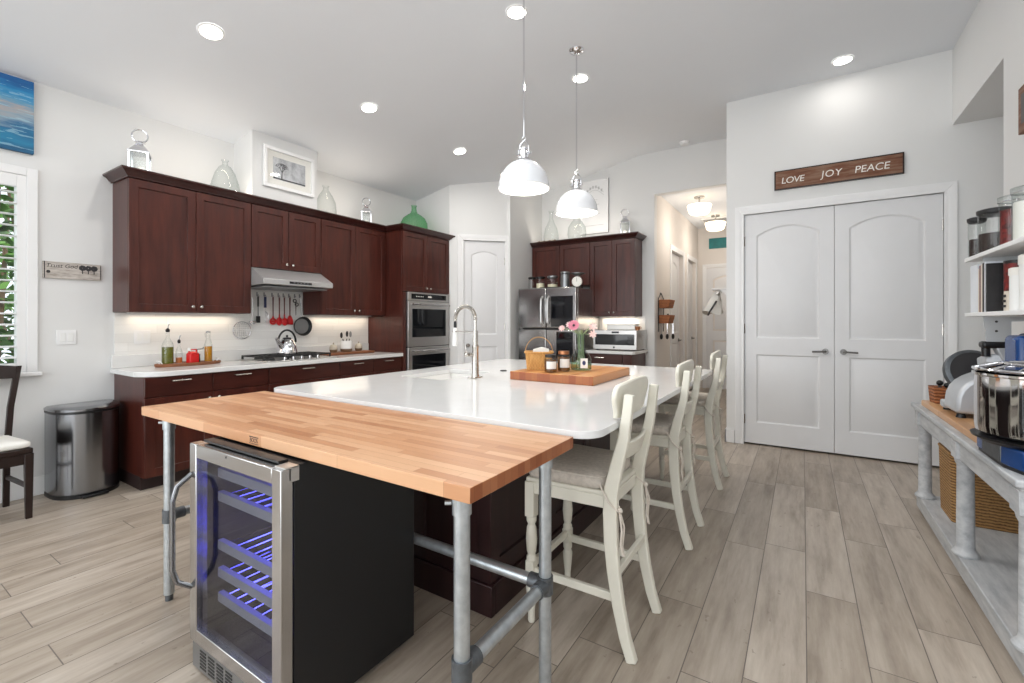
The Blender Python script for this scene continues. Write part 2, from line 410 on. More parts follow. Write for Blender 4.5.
    def build(s, name, mat, parent=None, bevel=0.0, seg=2, ang=35, label=None, subd=0):
        bmesh.ops.recalc_face_normals(s.bm, faces=s.bm.faces)
        me = bpy.data.meshes.new(name); s.bm.to_mesh(me); s.bm.free()
        for p in me.polygons: p.use_smooth = True
        me.set_sharp_from_angle(angle=math.radians(ang))
        me.materials.append(M[mat])
        o = bpy.data.objects.new(name, me); COL.objects.link(o)
        if parent: o.parent = parent
        if bevel:
            b = o.modifiers.new('bevel', 'BEVEL'); b.width = bevel; b.segments = seg; b.limit_method = 'ANGLE'; b.angle_limit = math.radians(40)
        if subd:
            m = o.modifiers.new('subsurf', 'SUBSURF'); m.levels = subd; m.render_levels = subd
        if label: o['label'] = label
        return o
def inset(lp, d):
    n = len(lp); out = []
    A = sum(lp[i][0]*lp[(i+1) % n][1]-lp[(i+1) % n][0]*lp[i][1] for i in range(n))
    sg = 1 if A > 0 else -1
    for i in range(n):
        p0, p1, p2 = Vector(lp[i-1]), Vector(lp[i]), Vector(lp[(i+1) % n])
        e1 = (p1-p0).normalized(); e2 = (p2-p1).normalized()
        n1 = Vector((-e1.y, e1.x))*sg; n2 = Vector((-e2.y, e2.x))*sg
        b = n1+n2; b = b/max(b.dot(n1), 0.3) if b.length > 1e-6 else n1
        q = p1+b*d; out.append((q.x, q.y))
    return out
def rect(u0, v0, u1, v1): return [(u0, v0), (u1, v0), (u1, v1), (u0, v1)]
def arch(u0, v0, u1, v1, rise, n=14):
    lp = [(u0, v0), (u1, v0)]
    for i in range(n+1):
        a = i/n; lp.append((u1+(u0-u1)*a, v1-rise+rise*4*a*(1-a)))
    return lp
def rrect(x0, y0, x1, y1, r, n=6):
    out = []
    for cx, cy, a0 in ((x1-r, y0+r, -PI/2), (x1-r, y1-r, 0), (x0+r, y1-r, PI/2), (x0+r, y0+r, PI)):
        for i in range(n+1):
            a = a0+PI/2*i/n; out.append((cx+r*math.cos(a), cy+r*math.sin(a)))
    return out
def frame(o, u, n):
    o, u, n = Vector(o), Vector(u).normalized(), Vector(n).normalized()
    return lambda a, b, d: o+u*a+Vector((0, 0, b))+n*d

def tag(o, label, cat, group=None):
    o['label'] = label; o['category'] = cat
    if group: o['group'] = group
    return o
def thing(name, label, cat, loc=(0, 0, 0), rz=0.0, group=None):
    o = bpy.data.objects.new(name, None); o.empty_display_size = 0.1; COL.objects.link(o)
    o.location = loc; o.rotation_euler = (0, 0, rz)
    return tag(o, label, cat, group)
def struct(name, mb, mat, parent=None, **k):
    o = mb.build(name, mat, parent, **k)
    if not parent: o['kind'] = 'structure'
    return o
def dup(root, loc, rz=None, label=None, group=None):
    r = root.copy(); COL.objects.link(r); r.location = loc
    if rz is not None: r.rotation_euler = (0, 0, rz)
    if label: r['label'] = label
    if group: r['group'] = group
    for ch in list(root.children):
        c = ch.copy(); COL.objects.link(c); c.parent = r
        for g in list(ch.children):
            d = g.copy(); COL.objects.link(d); d.parent = c
    return r
def text(name, body, size, mat, parent, mtx, depth=0.001, align='CENTER', shear=0.0, space=1.0):
    cu = bpy.data.curves.new('lettering', 'FONT'); cu.body = body; cu.size = size; cu.extrude = depth; cu.align_x = align; cu.shear = shear; cu.space_character = space
    t = bpy.data.objects.new('lettering', cu); COL.objects.link(t)
    dg = bpy.context.evaluated_depsgraph_get()
    me = bpy.data.meshes.new_from_object(t.evaluated_get(dg))
    bpy.data.objects.remove(t); bpy.data.curves.remove(cu)
    me.transform(mtx); me.materials.clear(); me.materials.append(M[mat]); me.name = name
    o = bpy.data.objects.new(name, me); COL.objects.link(o)
    if parent: o.parent = parent
    return o
def axes(x, y, z, loc):
    m = Matrix((x, y, z)).transposed().to_4x4(); m.translation = loc; return m
# lettering planes: facing -Y, and facing +X
def on_y(loc): return axes((1, 0, 0), (0, 0, 1), (0, -1, 0), loc)
def on_x(loc): return axes((0, 1, 0), (0, 0, 1), (1, 0, 0), loc)

# ---------------------------------------------------------------- room shell
XL, XR, YD, YF = -4.85, 1.10, 5.42, 6.45
ZH, ZL = 3.68, 3.10
XS = XL+(ZH-ZL)/0.2
CAMB = -4.2
def ceil_z(x): return min(ZH, ZL+0.2*(x-XL))
struct('floor', MB().box(-5.1, CAMB, -0.1, 2.0, 10.0, 0.0), 'floor')
mb = MB(); mb.prism([(XL-0.1, ZL-0.02), (XS, ZH), (2.0, ZH), (2.0, ZH+0.15), (XS, ZH+0.15), (XL-0.1, ZL+0.13)], 'xz', CAMB, YF+0.12)
struct('ceiling', mb, 'ceiling')
# left wall, pierced by the shuttered dining window
WY0, WY1, WZ0, WZ1 = 0.10, 0.90, 0.93, 2.38
mb = MB()
mb.box(XL-0.12, WY1, 0, XL, 6.57, 3.3); mb.box(XL-0.12, CAMB, 0, XL, WY0, 3.3)
mb.box(XL-0.12, WY0, 0, XL, WY1, WZ0); mb.box(XL-0.12, WY0, WZ1, XL, WY1, 3.3)
struct('wall_left', mb, 'wall')
# chase above the hood where the picture hangs
struct('trim_1', MB().box(XL, 2.36, 2.50, -4.50, 3.06, 3.25), 'wall')
# angled pantry wall
PO = Vector((-4.62, 4.50, 0)); PU = Vector((1, 1, 0)).normalized(); PN = Vector((1, -1, 0)).normalized()
PF = frame(PO, PU, PN)
def pbox(mb, u0, v0, d0, u1, v1, d1):
    v = [PF(u, q, d) for d in (d0, d1) for u, q in ((u0, v0), (u1, v0), (u1, v1), (u0, v1))]
    V = mb._v(v)
    for f in ((0,3,2,1),(4,5,6,7),(0,1,5,4),(1,2,6,5),(2,3,7,6),(3,0,4,7)): mb.bm.faces.new([V[i] for i in f])
    return mb
PW = 1.51   # length of the angled wall
pu0 = 0.80; pu1 = pu0+0.60; PDH = 2.46
mb = MB(); pbox(mb, 0.60, 0, -0.1, pu0-0.01, ZH, 0); pbox(mb, pu1+0.01, 0, -0.1, PW, ZH, 0); pbox(mb, pu0-0.01, PDH+0.01, -0.1, pu1+0.01, ZH, 0)
struct('wall_pantry', mb, 'wall')
struct('wall_tower_side', MB().box(XL-0.1, 4.935, 0, -4.19, 5.03, ZH), 'wall')
e = PF(PW, 0, 0)
struct('wall_fridge_side', MB().box(e.x-0.1, e.y-0.06, 0, e.x, YF, ZH), 'wall')
# far wall behind the refrigerator with the hall opening
HX0, HX1, HZ = -1.755, -0.70, 3.09
mb = MB(); mb.box(XL, YF, 0, HX0, YF+0.12, ZH); mb.box(HX0, YF, HZ, HX1+0.1, YF+0.12, ZH)
struct('wall_far', mb, 'wall')
# hall
mb = MB()
HD = [(7.42, 8.25), (8.62, 9.36)]
ys = [YF+0.12, HD[0][0], HD[0][1], HD[1][0], HD[1][1], 9.7]
for a, b in ((0, 1), (2, 3), (4, 5)): mb.box(HX0-0.12, ys[a], 0, HX0, ys[b], 3.2)
for a, b in HD: mb.box(HX0-0.12, a, 2.44, HX0, b, 3.2)
struct('wall_hall_left', mb, 'hall')
struct('wall_hall_end', MB().box(HX0-0.12, 9.6, 0, 0.3, 9.72, 3.3), 'hall')
struct('wall_hall_right', MB().box(HX1, YD+0.10, 0, HX1+0.1, 9.6, ZH), 'hall')
struct('wall_blocker_hall', MB().box(HX0-0.62, YF+0.12, 0, HX0-0.5, 9.72, 3.2), 'hall')  # unseen wall added to stop light leaking in round the hall doors
struct('wall_blocker_doors', MB().box(HX1+0.1, YD+0.30, 0, 1.97, YD+0.36, ZH), 'hall')  # unseen wall added behind the double doors to keep their gaps dark
struct('ceiling_hall', MB().box(HX0-0.62, YF+0.12, 3.15, HX1+0.12, 9.7, 3.25), 'ceiling')
# double door wall with the alcove beyond the right wall
DX0, DX1, DZ = -0.53, 1.045, 2.44
mb = MB(); mb.box(HX1, YD, 0, DX0-0.01, YD+0.12, ZH); mb.box(DX1+0.01, YD, 0, 1.95, YD+0.12, ZH); mb.box(DX0-0.01, YD, DZ+0.01, DX1+0.01, YD+0.12, ZH)
struct('wall_door', mb, 'wall')
mb = MB(); mb.box(XR, CAMB, 0, XR+0.12, 4.22, ZH); mb.box(XR, 4.22, 3.02, XR+0.12, YD, ZH)
mb.box(XR+0.12, 4.10, 0, 1.95, 4.22, ZH); mb.box(1.85, 4.22, 0, 1.97, YD+0.36, ZH); mb.box(XR+0.12, 4.22, 3.02, 1.85, YD, 3.10)
struct('wall_right', mb, 'wall')
# back wall of the living space: tall glazed opening
mb = MB(); mb.box(-5.0, CAMB-0.12, 0, -4.4, CAMB, 3.4); mb.box(0.6, CAMB-0.12, 0, 1.25, CAMB, ZH); mb.box(-4.4, CAMB-0.12, 2.9, 0.6, CAMB, ZH)
struct('wall_back', mb, 'wall')
w2 = struct('window_2', MB().box(-4.4, CAMB-0.07, 0.0, 0.6, CAMB-0.06, 2.9), 'glass_pane')
mb = MB()
for x in (-4.4, -2.75, -1.1, 0.52): mb.box(x, CAMB-0.1, 0, x+0.08, CAMB-0.03, 2.9)
mb.build('window_frame', 'trim', w2)
# baseboards
struct('baseboard_left', MB().box(XL, CAMB, 0, XL+0.016, 1.40, 0.14), 'trim', bevel=0.004)
mb = MB(); mb.box(HX1-0.016, YD-0.016, 0, DX0-0.09, YD, 0.14); mb.box(DX1+0.09, YD-0.016, 0, 1.85, YD, 0.14); mb.box(HX1-0.016, YD-0.016, 0, HX1, YD+0.12, 0.14)
struct('baseboard_door', mb, 'trim', bevel=0.004)
struct('baseboard_right', MB().box(XR-0.016, CAMB, 0, XR, 4.22, 0.14), 'trim', bevel=0.004)
struct('baseboard_hall', MB().box(HX0, YF, 0, HX0+0.016, HD[0][0]-0.08, 0.14), 'trim')
# casings
def casing(F, w, h, cw=0.085, t=0.018):
    mb = MB(); lp0 = [(-cw, 0), (-cw, h+cw), (w+cw, h+cw), (w+cw, 0)]; lp1 = [(0, 0), (0, h), (w, h), (w, 0)]
    for i in range(3):
        q = [lp0[i], lp0[i+1], lp1[i+1], lp1[i]]
        m = [tuple((a+b)/2 for a, b in zip(q[0], q[3])), tuple((a+b)/2 for a, b in zip(q[1], q[2]))]
        back = [F(*p, -0.001) for p in q]
        mb.loft([back, [F(*p, t) for p in (q[0], q[1], m[1], m[0])], [F(*p, t*0.55) for p in (m[0], m[1], q[2], q[3])]][:2])
        mb.loft([[F(*p, -0.001) for p in (m[0], m[1], q[2], q[3])], [F(*p, t*0.6) for p in (m[0], m[1], q[2], q[3])]])
    return mb
FD = frame((DX0, YD, 0), (1, 0, 0), (0, -1, 0))
struct('trim_2', casing(FD, DX1-DX0, DZ), 'trim', bevel=0.003)
struct('trim_3', casing(frame(PF(pu0, 0, 0), PU, PN), pu1-pu0, PDH), 'trim', bevel=0.003)
for i, (a, b) in enumerate(HD):
    struct('trim_%d' % (4+i), casing(frame((HX0, a, 0), (0, 1, 0), (1, 0, 0)), b-a, 2.44, 0.08), 'trim', bevel=0.003)
struct('trim_6', casing(frame((-1.60, 9.6, 0), (1, 0, 0), (0, -1, 0)), 0.80, 2.36, 0.07), 'trim', bevel=0.003)
def door_leaf(name, F, w, h, hinge_u=None, st=0.115, mat='door', rise=0.09, vmid=1.0):
    g = 0.003
    holes = [arch(st, vmid+0.11, w-st, h-0.14, rise), rect(st, 0.22, w-st, vmid-0.06)]
    mb = MB().panel(lambda a, b, d: F(a, b, d), w, h, 0.04, holes, 0.010, 0.014, 0.045, 0.007)
    o = struct(name, mb, mat)
    if hinge_u is not None:
        for v in (0.25, h*0.5, h-0.28):
            MB().tube([F(hinge_u, v-0.05, 0.006), F(hinge_u, v+0.05, 0.006)], 0.007, 8).build('hinge', 'nickel', o)
    return o
def lever(o, F, u, v, dirn):
    MB().cyl(F(u, v, 0.0), F(u, v, 0.012), 0.028, seg=20).build('rose', 'dark_nickel', o)
    MB().tube([F(u, v, 0.01), F(u, v, 0.05), F(u+dirn*0.02, v, 0.055), F(u+dirn*0.11, v-0.004, 0.05)], 0.009, 8).build('lever_handle', 'dark_nickel', o)
wl = (DX1-DX0)/2-0.002
F1 = frame((DX0, YD+0.02, 0.02), (1, 0, 0), (0, -1, 0)); F2 = frame((DX0+wl+0.004, YD+0.02, 0.02), (1, 0, 0), (0, -1, 0))
d1 = door_leaf('door_1', F1, wl, DZ-0.022, 0.004); lever(d1, F1, wl-0.07, 0.99, -1)
d2 = door_leaf('door_2', F2, wl, DZ-0.022, wl-0.004); lever(d2, F2, 0.07, 0.99, 1)
F3 = frame(PF(pu0, 0.01, -0.02), PU, PN)
d3 = door_leaf('door_3', F3, pu1-pu0, PDH-0.012, pu1-pu0-0.004, 0.11, rise=0.06)
MB().cyl(F3(0.06, 0.96, 0), F3(0.06, 0.96, 0.05), 0.028, seg=16).build('knob', 'nickel', d3)
# hall doors (slightly recessed), end door
for i, (a, b) in enumerate(HD):
    Fh = frame((HX0-0.06, a, 0.01), (0, 1, 0), (1, 0, 0)); dd = door_leaf('door_%d' % (4+i), Fh, b-a, 2.425, 0.005 if i == 0 else None, 0.11)
    lever(dd, Fh, b-a-0.07, 0.98, -1)
Fe = frame((-1.60, 9.595, 0.01), (1, 0, 0), (0, -1, 0)); door_leaf('door_6', Fe, 0.80, 2.345, None, 0.11)
# window with sill and casing
Fw = frame((XL, WY0, WZ0), (0, 1, 0), (1, 0, 0))
w1 = struct('window_1', MB().box(XL-0.10, WY0, WZ0, XL-0.095, WY1, WZ1), 'glass_pane')
mb = MB(); mb.box(XL-0.12, WY0, WZ0, XL-0.07, WY0+0.04, WZ1); mb.box(XL-0.12, WY1-0.04, WZ0, XL-0.07, WY1, WZ1); mb.box(XL-0.12, WY0, WZ1-0.04, XL-0.07, WY1, WZ1); mb.box(XL-0.12, WY0, WZ0, XL-0.07, WY1, WZ0+0.04)
mb.build('window_frame', 'trim', w1)
mb = MB(); mb.box(XL, WY1, WZ0, XL+0.02, WY1+0.06, WZ1+0.06); mb.box(XL, WY0-0.06, WZ0, XL+0.02, WY0, WZ1+0.06); mb.box(XL, WY0, WZ1, XL+0.02, WY1, WZ1+0.06)
mb.build('window_casing', 'trim', w1, bevel=0.004)
MB().box(XL-0.05, WY0-0.08, WZ0-0.03, XL+0.05, WY1+0.08, WZ0).build('window_sill', 'trim', w1, bevel=0.006)
t = thing('plantation_shutter', 'white plantation shutter with open louvers in left window', 'shutter', (XL, WY0, WZ0))
for y in (0.0, 0.75): MB().box(-0.03, y, 0.0, 0.012, y+0.05, 1.45).build('stile', 'trim', t, bevel=0.003)
for z0, z1 in ((0.0, 0.07), (1.36, 1.45)): MB().box(-0.03, 0.05, z0, 0.012, 0.75, z1).build('rail', 'trim', t, bevel=0.003)
for i in range(16):
    z = 0.11+i*0.0805
    mb = MB(); mb.lathe([(0.004, -0.35), (0.042, -0.348), (0.042, 0.348), (0.004, 0.35)], (0, 0, 0), 12, 'Y', 1.0, 0.16)
    mb.xf(Matrix.Translation((-0.01, 0.40, z)) @ Matrix.Rotation(math.radians(4), 4, 'Y')); mb.build('louver', 'trim', t)
MB().box(0.033, 0.60, 0.75, 0.045, 0.63, 0.87).build('magnet_catch', 'trim', t)
# garden outside the window
gr = struct('ground', MB().box(-14, -8, -0.4, -4.98, 10, -0.3), 'leaf')
def bush(label, loc, rx, ry, h, nl, seed):
    rnd = random.Random(seed); t = thing('garden_shrub', label, 'shrub', loc)
    mb = MB()
    for k in range(9):
        a = k*0.7; mb.tube([(0.1*math.cos(a), 0.1*math.sin(a), 0), (0.5*rx*math.cos(a), 0.5*ry*math.sin(a), h*0.5), (0.8*rx*math.cos(a+.2), 0.8*ry*math.sin(a), h*0.95)], 0.02, 5)
    mb.build('branches', 'brown_glaze', t)
    mb = MB()
    for k in range(nl):
        z = h*(0.05+0.95*rnd.random()); a = rnd.random()*2*PI; q = (0.55+0.45*rnd.random())
        c = Vector((rx*q*math.cos(a), ry*q*math.sin(a), z)); u = Vector((rnd.uniform(-1, 1), rnd.uniform(-1, 1), rnd.uniform(-.6, .6))).normalized()
        w = u.cross(Vector((rnd.uniform(-1, 1), rnd.uniform(-1, 1), rnd.uniform(-1, 1)))).normalized(); s = rnd.uniform(0.05, 0.1)
        mb.face([c-u*s, c+w*s*.45, c+u*s, c-w*s*.45])
    o = mb.build('foliage', 'leaf', t)
bush('leafy green shrub outside the left window', (-6.3, 0.9, -0.3), 0.7, 0.9, 2.9, 2600, 1)
bush('taller green shrub farther out beyond the left window', (-8.4, 1.9, -0.3), 1.1, 1.3, 3.6, 2600, 2)

# ---------------------------------------------------------------- ceiling lights
def can(px, py, label, slope, watts=10):
    z = ceil_z(px)
    t = thing('recessed_light', label, 'ceiling light', (px, py, z), 0, 'recessed ceiling lights')
    if slope: t.rotation_euler = (0, -math.atan(0.2), 0)
    mb = MB(); mb.lathe([(0.068, -0.001), (0.068, -0.008), (0.074, -0.007), (0.084, -0.003), (0.084, -0.001)], seg=32, cap=False); mb.build('trim_ring', 'trim', t)
    MB().lathe([(0.0, -0.008), (0.070, -0.008), (0.070, -0.002), (0.0, -0.002)], seg=32).build('lens', 'lens', t)
    area('recessed_lamp', (0, 0, -0.02), (0, 0, 0), 0.14, 0.14, watts, (1.0, 0.96, 0.91), 'DISK', t)
can(-3.54, 1.57, 'recessed ceiling light nearest the camera in the row before the cooking wall', True)
can(-3.52, 2.95, 'recessed ceiling light above the range hood, middle of the left row', True)
can(-3.50, 4.30, 'farthest recessed ceiling light of the left row, towards the corner pantry', True)
can(-1.85, 2.96, 'recessed ceiling light beside the near pendant rod', False)
can(-1.83, 4.10, 'recessed ceiling light just behind the far pendant rod', False)
can(0.305, 5.10, 'recessed ceiling light above the white double doors', False, 1.5)
t = thing('smoke_detector', 'small white smoke detector on ceiling near hall opening', 'smoke detector', (-1.32, 6.30, ZH))
MB().lathe([(0.0, -0.035), (0.05, -0.033), (0.062, -0.012), (0.065, 0)], seg=24).build('housing', 'trim', t)

def pendant(px, py, label, zr):
    t = thing('pendant_lamp', label, 'pendant lamp', (px, py, zr), 0, 'white dome pendants over the island')
    R = 0.183
    outer = [(R, 0.0), (R+0.004, 0.004), (R, 0.012)]
    for i in range(1, 11):
        a = i/10*math.radians(78); outer.append((R*math.cos(a)*0.995, 0.012+0.195*math.sin(a)))
    inner = [(max(r-0.006, 0.02), max(z-0.006, 0.001)) for r, z in reversed(outer)]
    MB().lathe(outer, seg=48, cap=False).build('dome_shade', 'enamel', t)
    MB().lathe([(R-0.002, 0.001)]+[(r*0.97, z*0.97) for r, z in outer[2:]], seg=48, cap=False).build('shade_lining', 'inner_white', t)
    zt = outer[-1][1]
    MB().lathe([(0.0, zt-0.005), (0.05, zt-0.004), (0.045, zt+0.01), (0.032, zt+0.016), (0.032, zt+0.03), (0.026, zt+0.034), (0.026, zt+0.075), (0.036, zt+0.078), (0.036, zt+0.088), (0.014, zt+0.094), (0.0, zt+0.096)], seg=24).build('socket_cap', 'chrome', t)
    mb = MB()
    for sgn in (-1, 1):
        mb.tube([(sgn*0.032, 0, zt+0.02), (sgn*0.042, 0, zt+0.05), (sgn*0.040, 0, zt+0.10), (sgn*0.022, 0, zt+0.13), (0, 0, zt+0.145)], 0.005, 8)
        mb.cyl((sgn*0.03, 0, zt+0.05), (sgn*0.056, 0, zt+0.05), 0.009, seg=10)
    mb.build('yoke', 'chrome', t)
    MB().torus((0, 0, zt+0.160), 0.014, 0.0035, 'Y').build('ring', 'chrome', t)
    top = ceil_z(px)-zr
    MB().cyl((0, 0, zt+0.172), (0, 0, top-0.02), 0.0065, seg=10).build('rod', 'chrome', t)
    MB().lathe([(0.0, top-0.032), (0.02, top-0.03), (0.055, top-0.018), (0.066, top-0.006), (0.066, top)], seg=28).build('canopy', 'chrome', t)
    MB().sphere((0, 0, 0.095), 0.04, seg=16).build('bulb', 'bulb', t)
    area('pendant_light', (0, 0, 0.035), (0, 0, 0), 0.22, 0.22, 5, (1.0, 0.95, 0.88), 'DISK', t)
pendant(-1.69, 2.80, 'white enamel dome pendant nearest the camera over the island', 2.255)
pendant(-1.67, 3.66, 'farther white enamel dome pendant, above the far half of island', 2.250)
def hall_light(px, py, label):
    t = thing('hall_light', label, 'ceiling light', (px, py, 3.15), 0, 'semi flush lights in the hall')
    MB().lathe([(0.0, -0.02), (0.07, -0.02), (0.075, -0.008), (0.075, 0)], seg=28).build('canopy', 'nickel', t)
    MB().cyl((0, 0, -0.02), (0, 0, -0.11), 0.012).build('stem', 'nickel', t)
    MB().lathe([(0.0, -0.265), (0.09, -0.263), (0.125, -0.252), (0.145, -0.23), (0.172, -0.135), (0.166, -0.125), (0.0, -0.12)], seg=36).build('bowl_shade', 'opal', t)
    l = bpy.data.lights.new('hall_lamp', 'POINT'); l.energy = 8; l.color = (1.0, 0.92, 0.83); l.shadow_soft_size = 0.19
    o = bpy.data.objects.new('hall_lamp', l); COL.objects.link(o); o.location = (0, 0, -0.5); o.parent = t
hall_light(-1.29, 7.15, 'opal bowl ceiling light nearest the kitchen in the hall')
hall_light(-1.28, 8.55, 'opal bowl ceiling light deeper in the hall, half behind the wall corner')

# ---------------------------------------------------------------- cabinets
def shaker(parent, F, w, h, mat, name='door', st=0.062, knob=None, pull=None, t=0.02):
    if h < 0.2: mb = MB(); mb.panel(F, w, h, t, [], 0)
    else: mb = MB().panel(F, w, h, t, [rect(st, st, w-st, h-st)], 0.014, 0.001)
    d = mb.build(name, mat, parent, bevel=0.0015, seg=1)
    if knob:
        u, v = knob
        p = F(u, v, 0); q = F(u, v, 0.02); c = F(u, v, 0.026)
        MB().cyl(p, q, 0.006, seg=8).sphere(c, 0.0145, seg=12, rings=8).build('knob', 'nickel', d)
    if pull:
        u, v, L = pull
        mb = MB(); mb.tube([F(u-L/2, v, 0), F(u-L/2, v, 0.026), F(u+L/2, v, 0.026), F(u+L/2, v, 0)], 0.006, 8)
        a, b = F(u-L/2, v-0.006, 0.022), F(u+L/2, v+0.006, 0.032)
        mb.build('pull', 'nickel', d)
    return d
GAP = 0.004
def upper(label, y0, y1, z0, z1, nd, group='cherry wall cabinets'):
    t = thing('wall_cabinet', label, 'cabinet', (XL, y0, z0), 0, group)
    h = z1-z0; w = y1-y0
    MB().box(0.002, 0.001, 0, 0.33, w-0.001, h).build('body', 'cherry', t, bevel=0.002, seg=1)
    dw = w/nd
    for i in range(nd):
        F = frame((0.352, i*dw+GAP/2, GAP), (0, 1, 0), (1, 0, 0))
        ku = dw-GAP-0.032 if i % 2 == 0 else 0.032
        shaker(t, F, dw-GAP, h-2*GAP, 'cherry', knob=(ku, 0.05))
    return t
U0, U1 = 1.38, 2.45
u1 = upper('two-door cherry wall cabinet at the left end, over the oil tray', 1.40, 2.35, U0, U1, 2)
u2 = upper('short two-door cherry wall cabinet directly above the range hood', 2.353, 3.107, 1.835, U1, 2)
u3 = upper('two-door cherry wall cabinet between hood and oven tower', 3.11, 4.035, U0, U1, 2)
def warm_strip(loc, sx, sy, parent, e):
    area('under_cabinet_lamp', loc, (0, 0, 0), sx, sy, e, (1.0, 0.84, 0.66), 'RECTANGLE', parent)
for t, w in ((u1, 0.95), (u3, 0.92)):
    MB().box(0.06, 0.08, -0.012, 0.11, w-0.02, 0.0).build('light_strip', 'white_plastic', t)
    warm_strip((0.085, w/2+0.03, -0.016), 0.04, w-0.12, t, 1.0)
# oven tower
TY0, TY1, TX = 4.045, 4.925, 0.65
t = thing('oven_tower_cabinet', 'tall cherry cabinet housing the wall ovens', 'cabinet', (XL, TY0, 0))
tw = TY1-TY0
mb = MB(); mb.box(0.002, 0, 0.0, TX-0.025, 0.03, U1); mb.box(0.002, tw-0.03, 0, TX-0.025, tw, U1); mb.box(0.002, 0.03, 1.69, TX-0.025, tw-0.03, U1); mb.box(0.002, 0.03, 0.10, TX-0.025, tw-0.03, 0.33); mb.box(0.002, 0.03, 0.33, 0.04, tw-0.03, 1.69)
mb.build('body', 'cherry', t, bevel=0.002, seg=1)
mb = MB(); mb.box(TX-0.025, 0, 0.10, TX-0.005, 0.055, 1.68); mb.box(TX-0.025, tw-0.035, 0.10, TX-0.005, tw, 1.68); mb.build('face_frame', 'cherry', t)
dw = tw/2
for i in range(2):
    F = frame((TX, i*dw+GAP/2, 1.69), (0, 1, 0), (1, 0, 0))
    shaker(t, F, dw-GAP, U1-1.69-GAP, 'cherry', knob=(dw-GAP-0.032 if i == 0 else 0.032, 0.05))
shaker(t, frame((TX, GAP, 0.10), (0, 1, 0), (1, 0, 0)), tw-2*GAP, 0.22, 'cherry_y', 'drawer', pull=(tw/2, 0.17, 0.13))
MB().box(0.002, 0.002, 0, TX-0.08, tw-0.002, 0.10).build('toe_kick', 'toe', t)
# double wall oven
OW = tw-0.10
t = thing('double_wall_oven', 'stainless double wall oven set in the cherry tower', 'oven', (XL+TX, TY0+0.06, 0))
MB().box(-0.55, 0.0, 0.335, -0.002, OW, 1.68).build('housing', 'black', t)
pn = MB().box(-0.004, 0, 1.575, 0.026, OW, 1.68).build('control_panel', 'steel', t, bevel=0.004)
MB().box(0.024, 0.06, 1.595, 0.029, OW-0.06, 1.662).build('display', 'black_glass', pn)
mb = MB()
for k in range(5): mb.box(0.029, 0.14+k*0.03, 1.622, 0.0295, 0.155+k*0.03, 1.634)
mb.box(0.029, 0.36, 1.618, 0.0295, 0.43, 1.642)
mb.build('display_marks', 'paper', pn)
for z0, z1 in ((0.985, 1.57), (0.34, 0.975)):
    d = MB().box(-0.002, 0, z0, 0.03, OW, z1).build('oven_door', 'steel', t, bevel=0.005)
    MB().box(0.028, 0.07, z0+0.12, 0.034, OW-0.07, z1-0.10).build('oven_window', 'kitchen_glass', d, bevel=0.004)
    mb = MB(); mb.cyl((0.075, 0.04, z1-0.045), (0.075, OW-0.04, z1-0.045), 0.013)
    for y in (0.07, OW-0.07): mb.cyl((0.02, y, z1-0.045), (0.075, y, z1-0.045), 0.010)
    mb.build('handle', 'steel_v', d)
# crown along the cooking wall
def crown_path(name, label, path, zb, mat='crown', proj=0.062, hgt=0.064, closed_end=None):
    prof = [(0.0, 0.0), (0.008, 0.0), (0.012, 0.010), (0.02, 0.014), (0.038, 0.036), (0.056, 0.047), (proj, 0.051), (proj, hgt), (0.0, hgt)]
    mb = MB(); loops = []
    n = len(path)
    P = [Vector(p) for p in path]
    for i in range(n):
        d0 = (P[i]-P[i-1]).normalized() if i > 0 else None
        d1 = (P[i+1]-P[i]).normalized() if i < n-1 else None
        n0 = Vector((d0.y, -d0.x)) if d0 else None; n1 = Vector((d1.y, -d1.x)) if d1 else None
        if n0 is None: m = n1
        elif n1 is None: m = n0
        else:
            m = n0+n1; m = m/m.dot(n0)
        loops.append([(P[i].x+m.x*a, P[i].y+m.y*a, zb+b) for a, b in prof])
    mb.loft(loops)
    return tag(mb.build(name, mat, ang=30), label, 'crown moulding')
# path runs so that its right-hand normal points into the room
XU = XL+0.355
crown_path('crown_moulding', 'dark cherry crown moulding along the top of the cooking wall cabinets', [(XL+0.002, 1.398), (XU, 1.398), (XU, TY0-0.002), (XL+TX+0.002, TY0-0.002), (XL+TX+0.002, TY1+0.0), (XL+0.30, TY1)], U1+0.002)
t2 = MB().box(XL+0.002, 1.402, U1+0.002, XU-0.003, TY0, U1+0.05)
t2.box(XL+0.002, TY0, U1+0.002, XL+TX-0.003, TY1-0.002, U1+0.05)
tag(t2.build('cabinet_top_deck', 'cherry_y'), 'flat deck on top of the cooking wall cabinets behind the crown', 'cabinet top')
DECK = U1+0.0505
# warm LED strips lying on the cabinet decks behind the crown
def deck_led(label, x, y, sx, sy, z, e):
    t = tag(MB().box(-sx/2, -sy/2, 0, sx/2, sy/2, 0.008).build('led_strip', 'white_plastic'), label, 'light strip'); t.location = (x, y, z)
    area('deck_led', (0, 0, 0.012), (PI, 0, 0), sx, sy, e, (1.0, 0.90, 0.78), 'RECTANGLE', t)
deck_led('warm light strip lying on the cabinet deck over the cooking wall', XL+0.30, 2.70, 0.03, 2.4, DECK, 5)
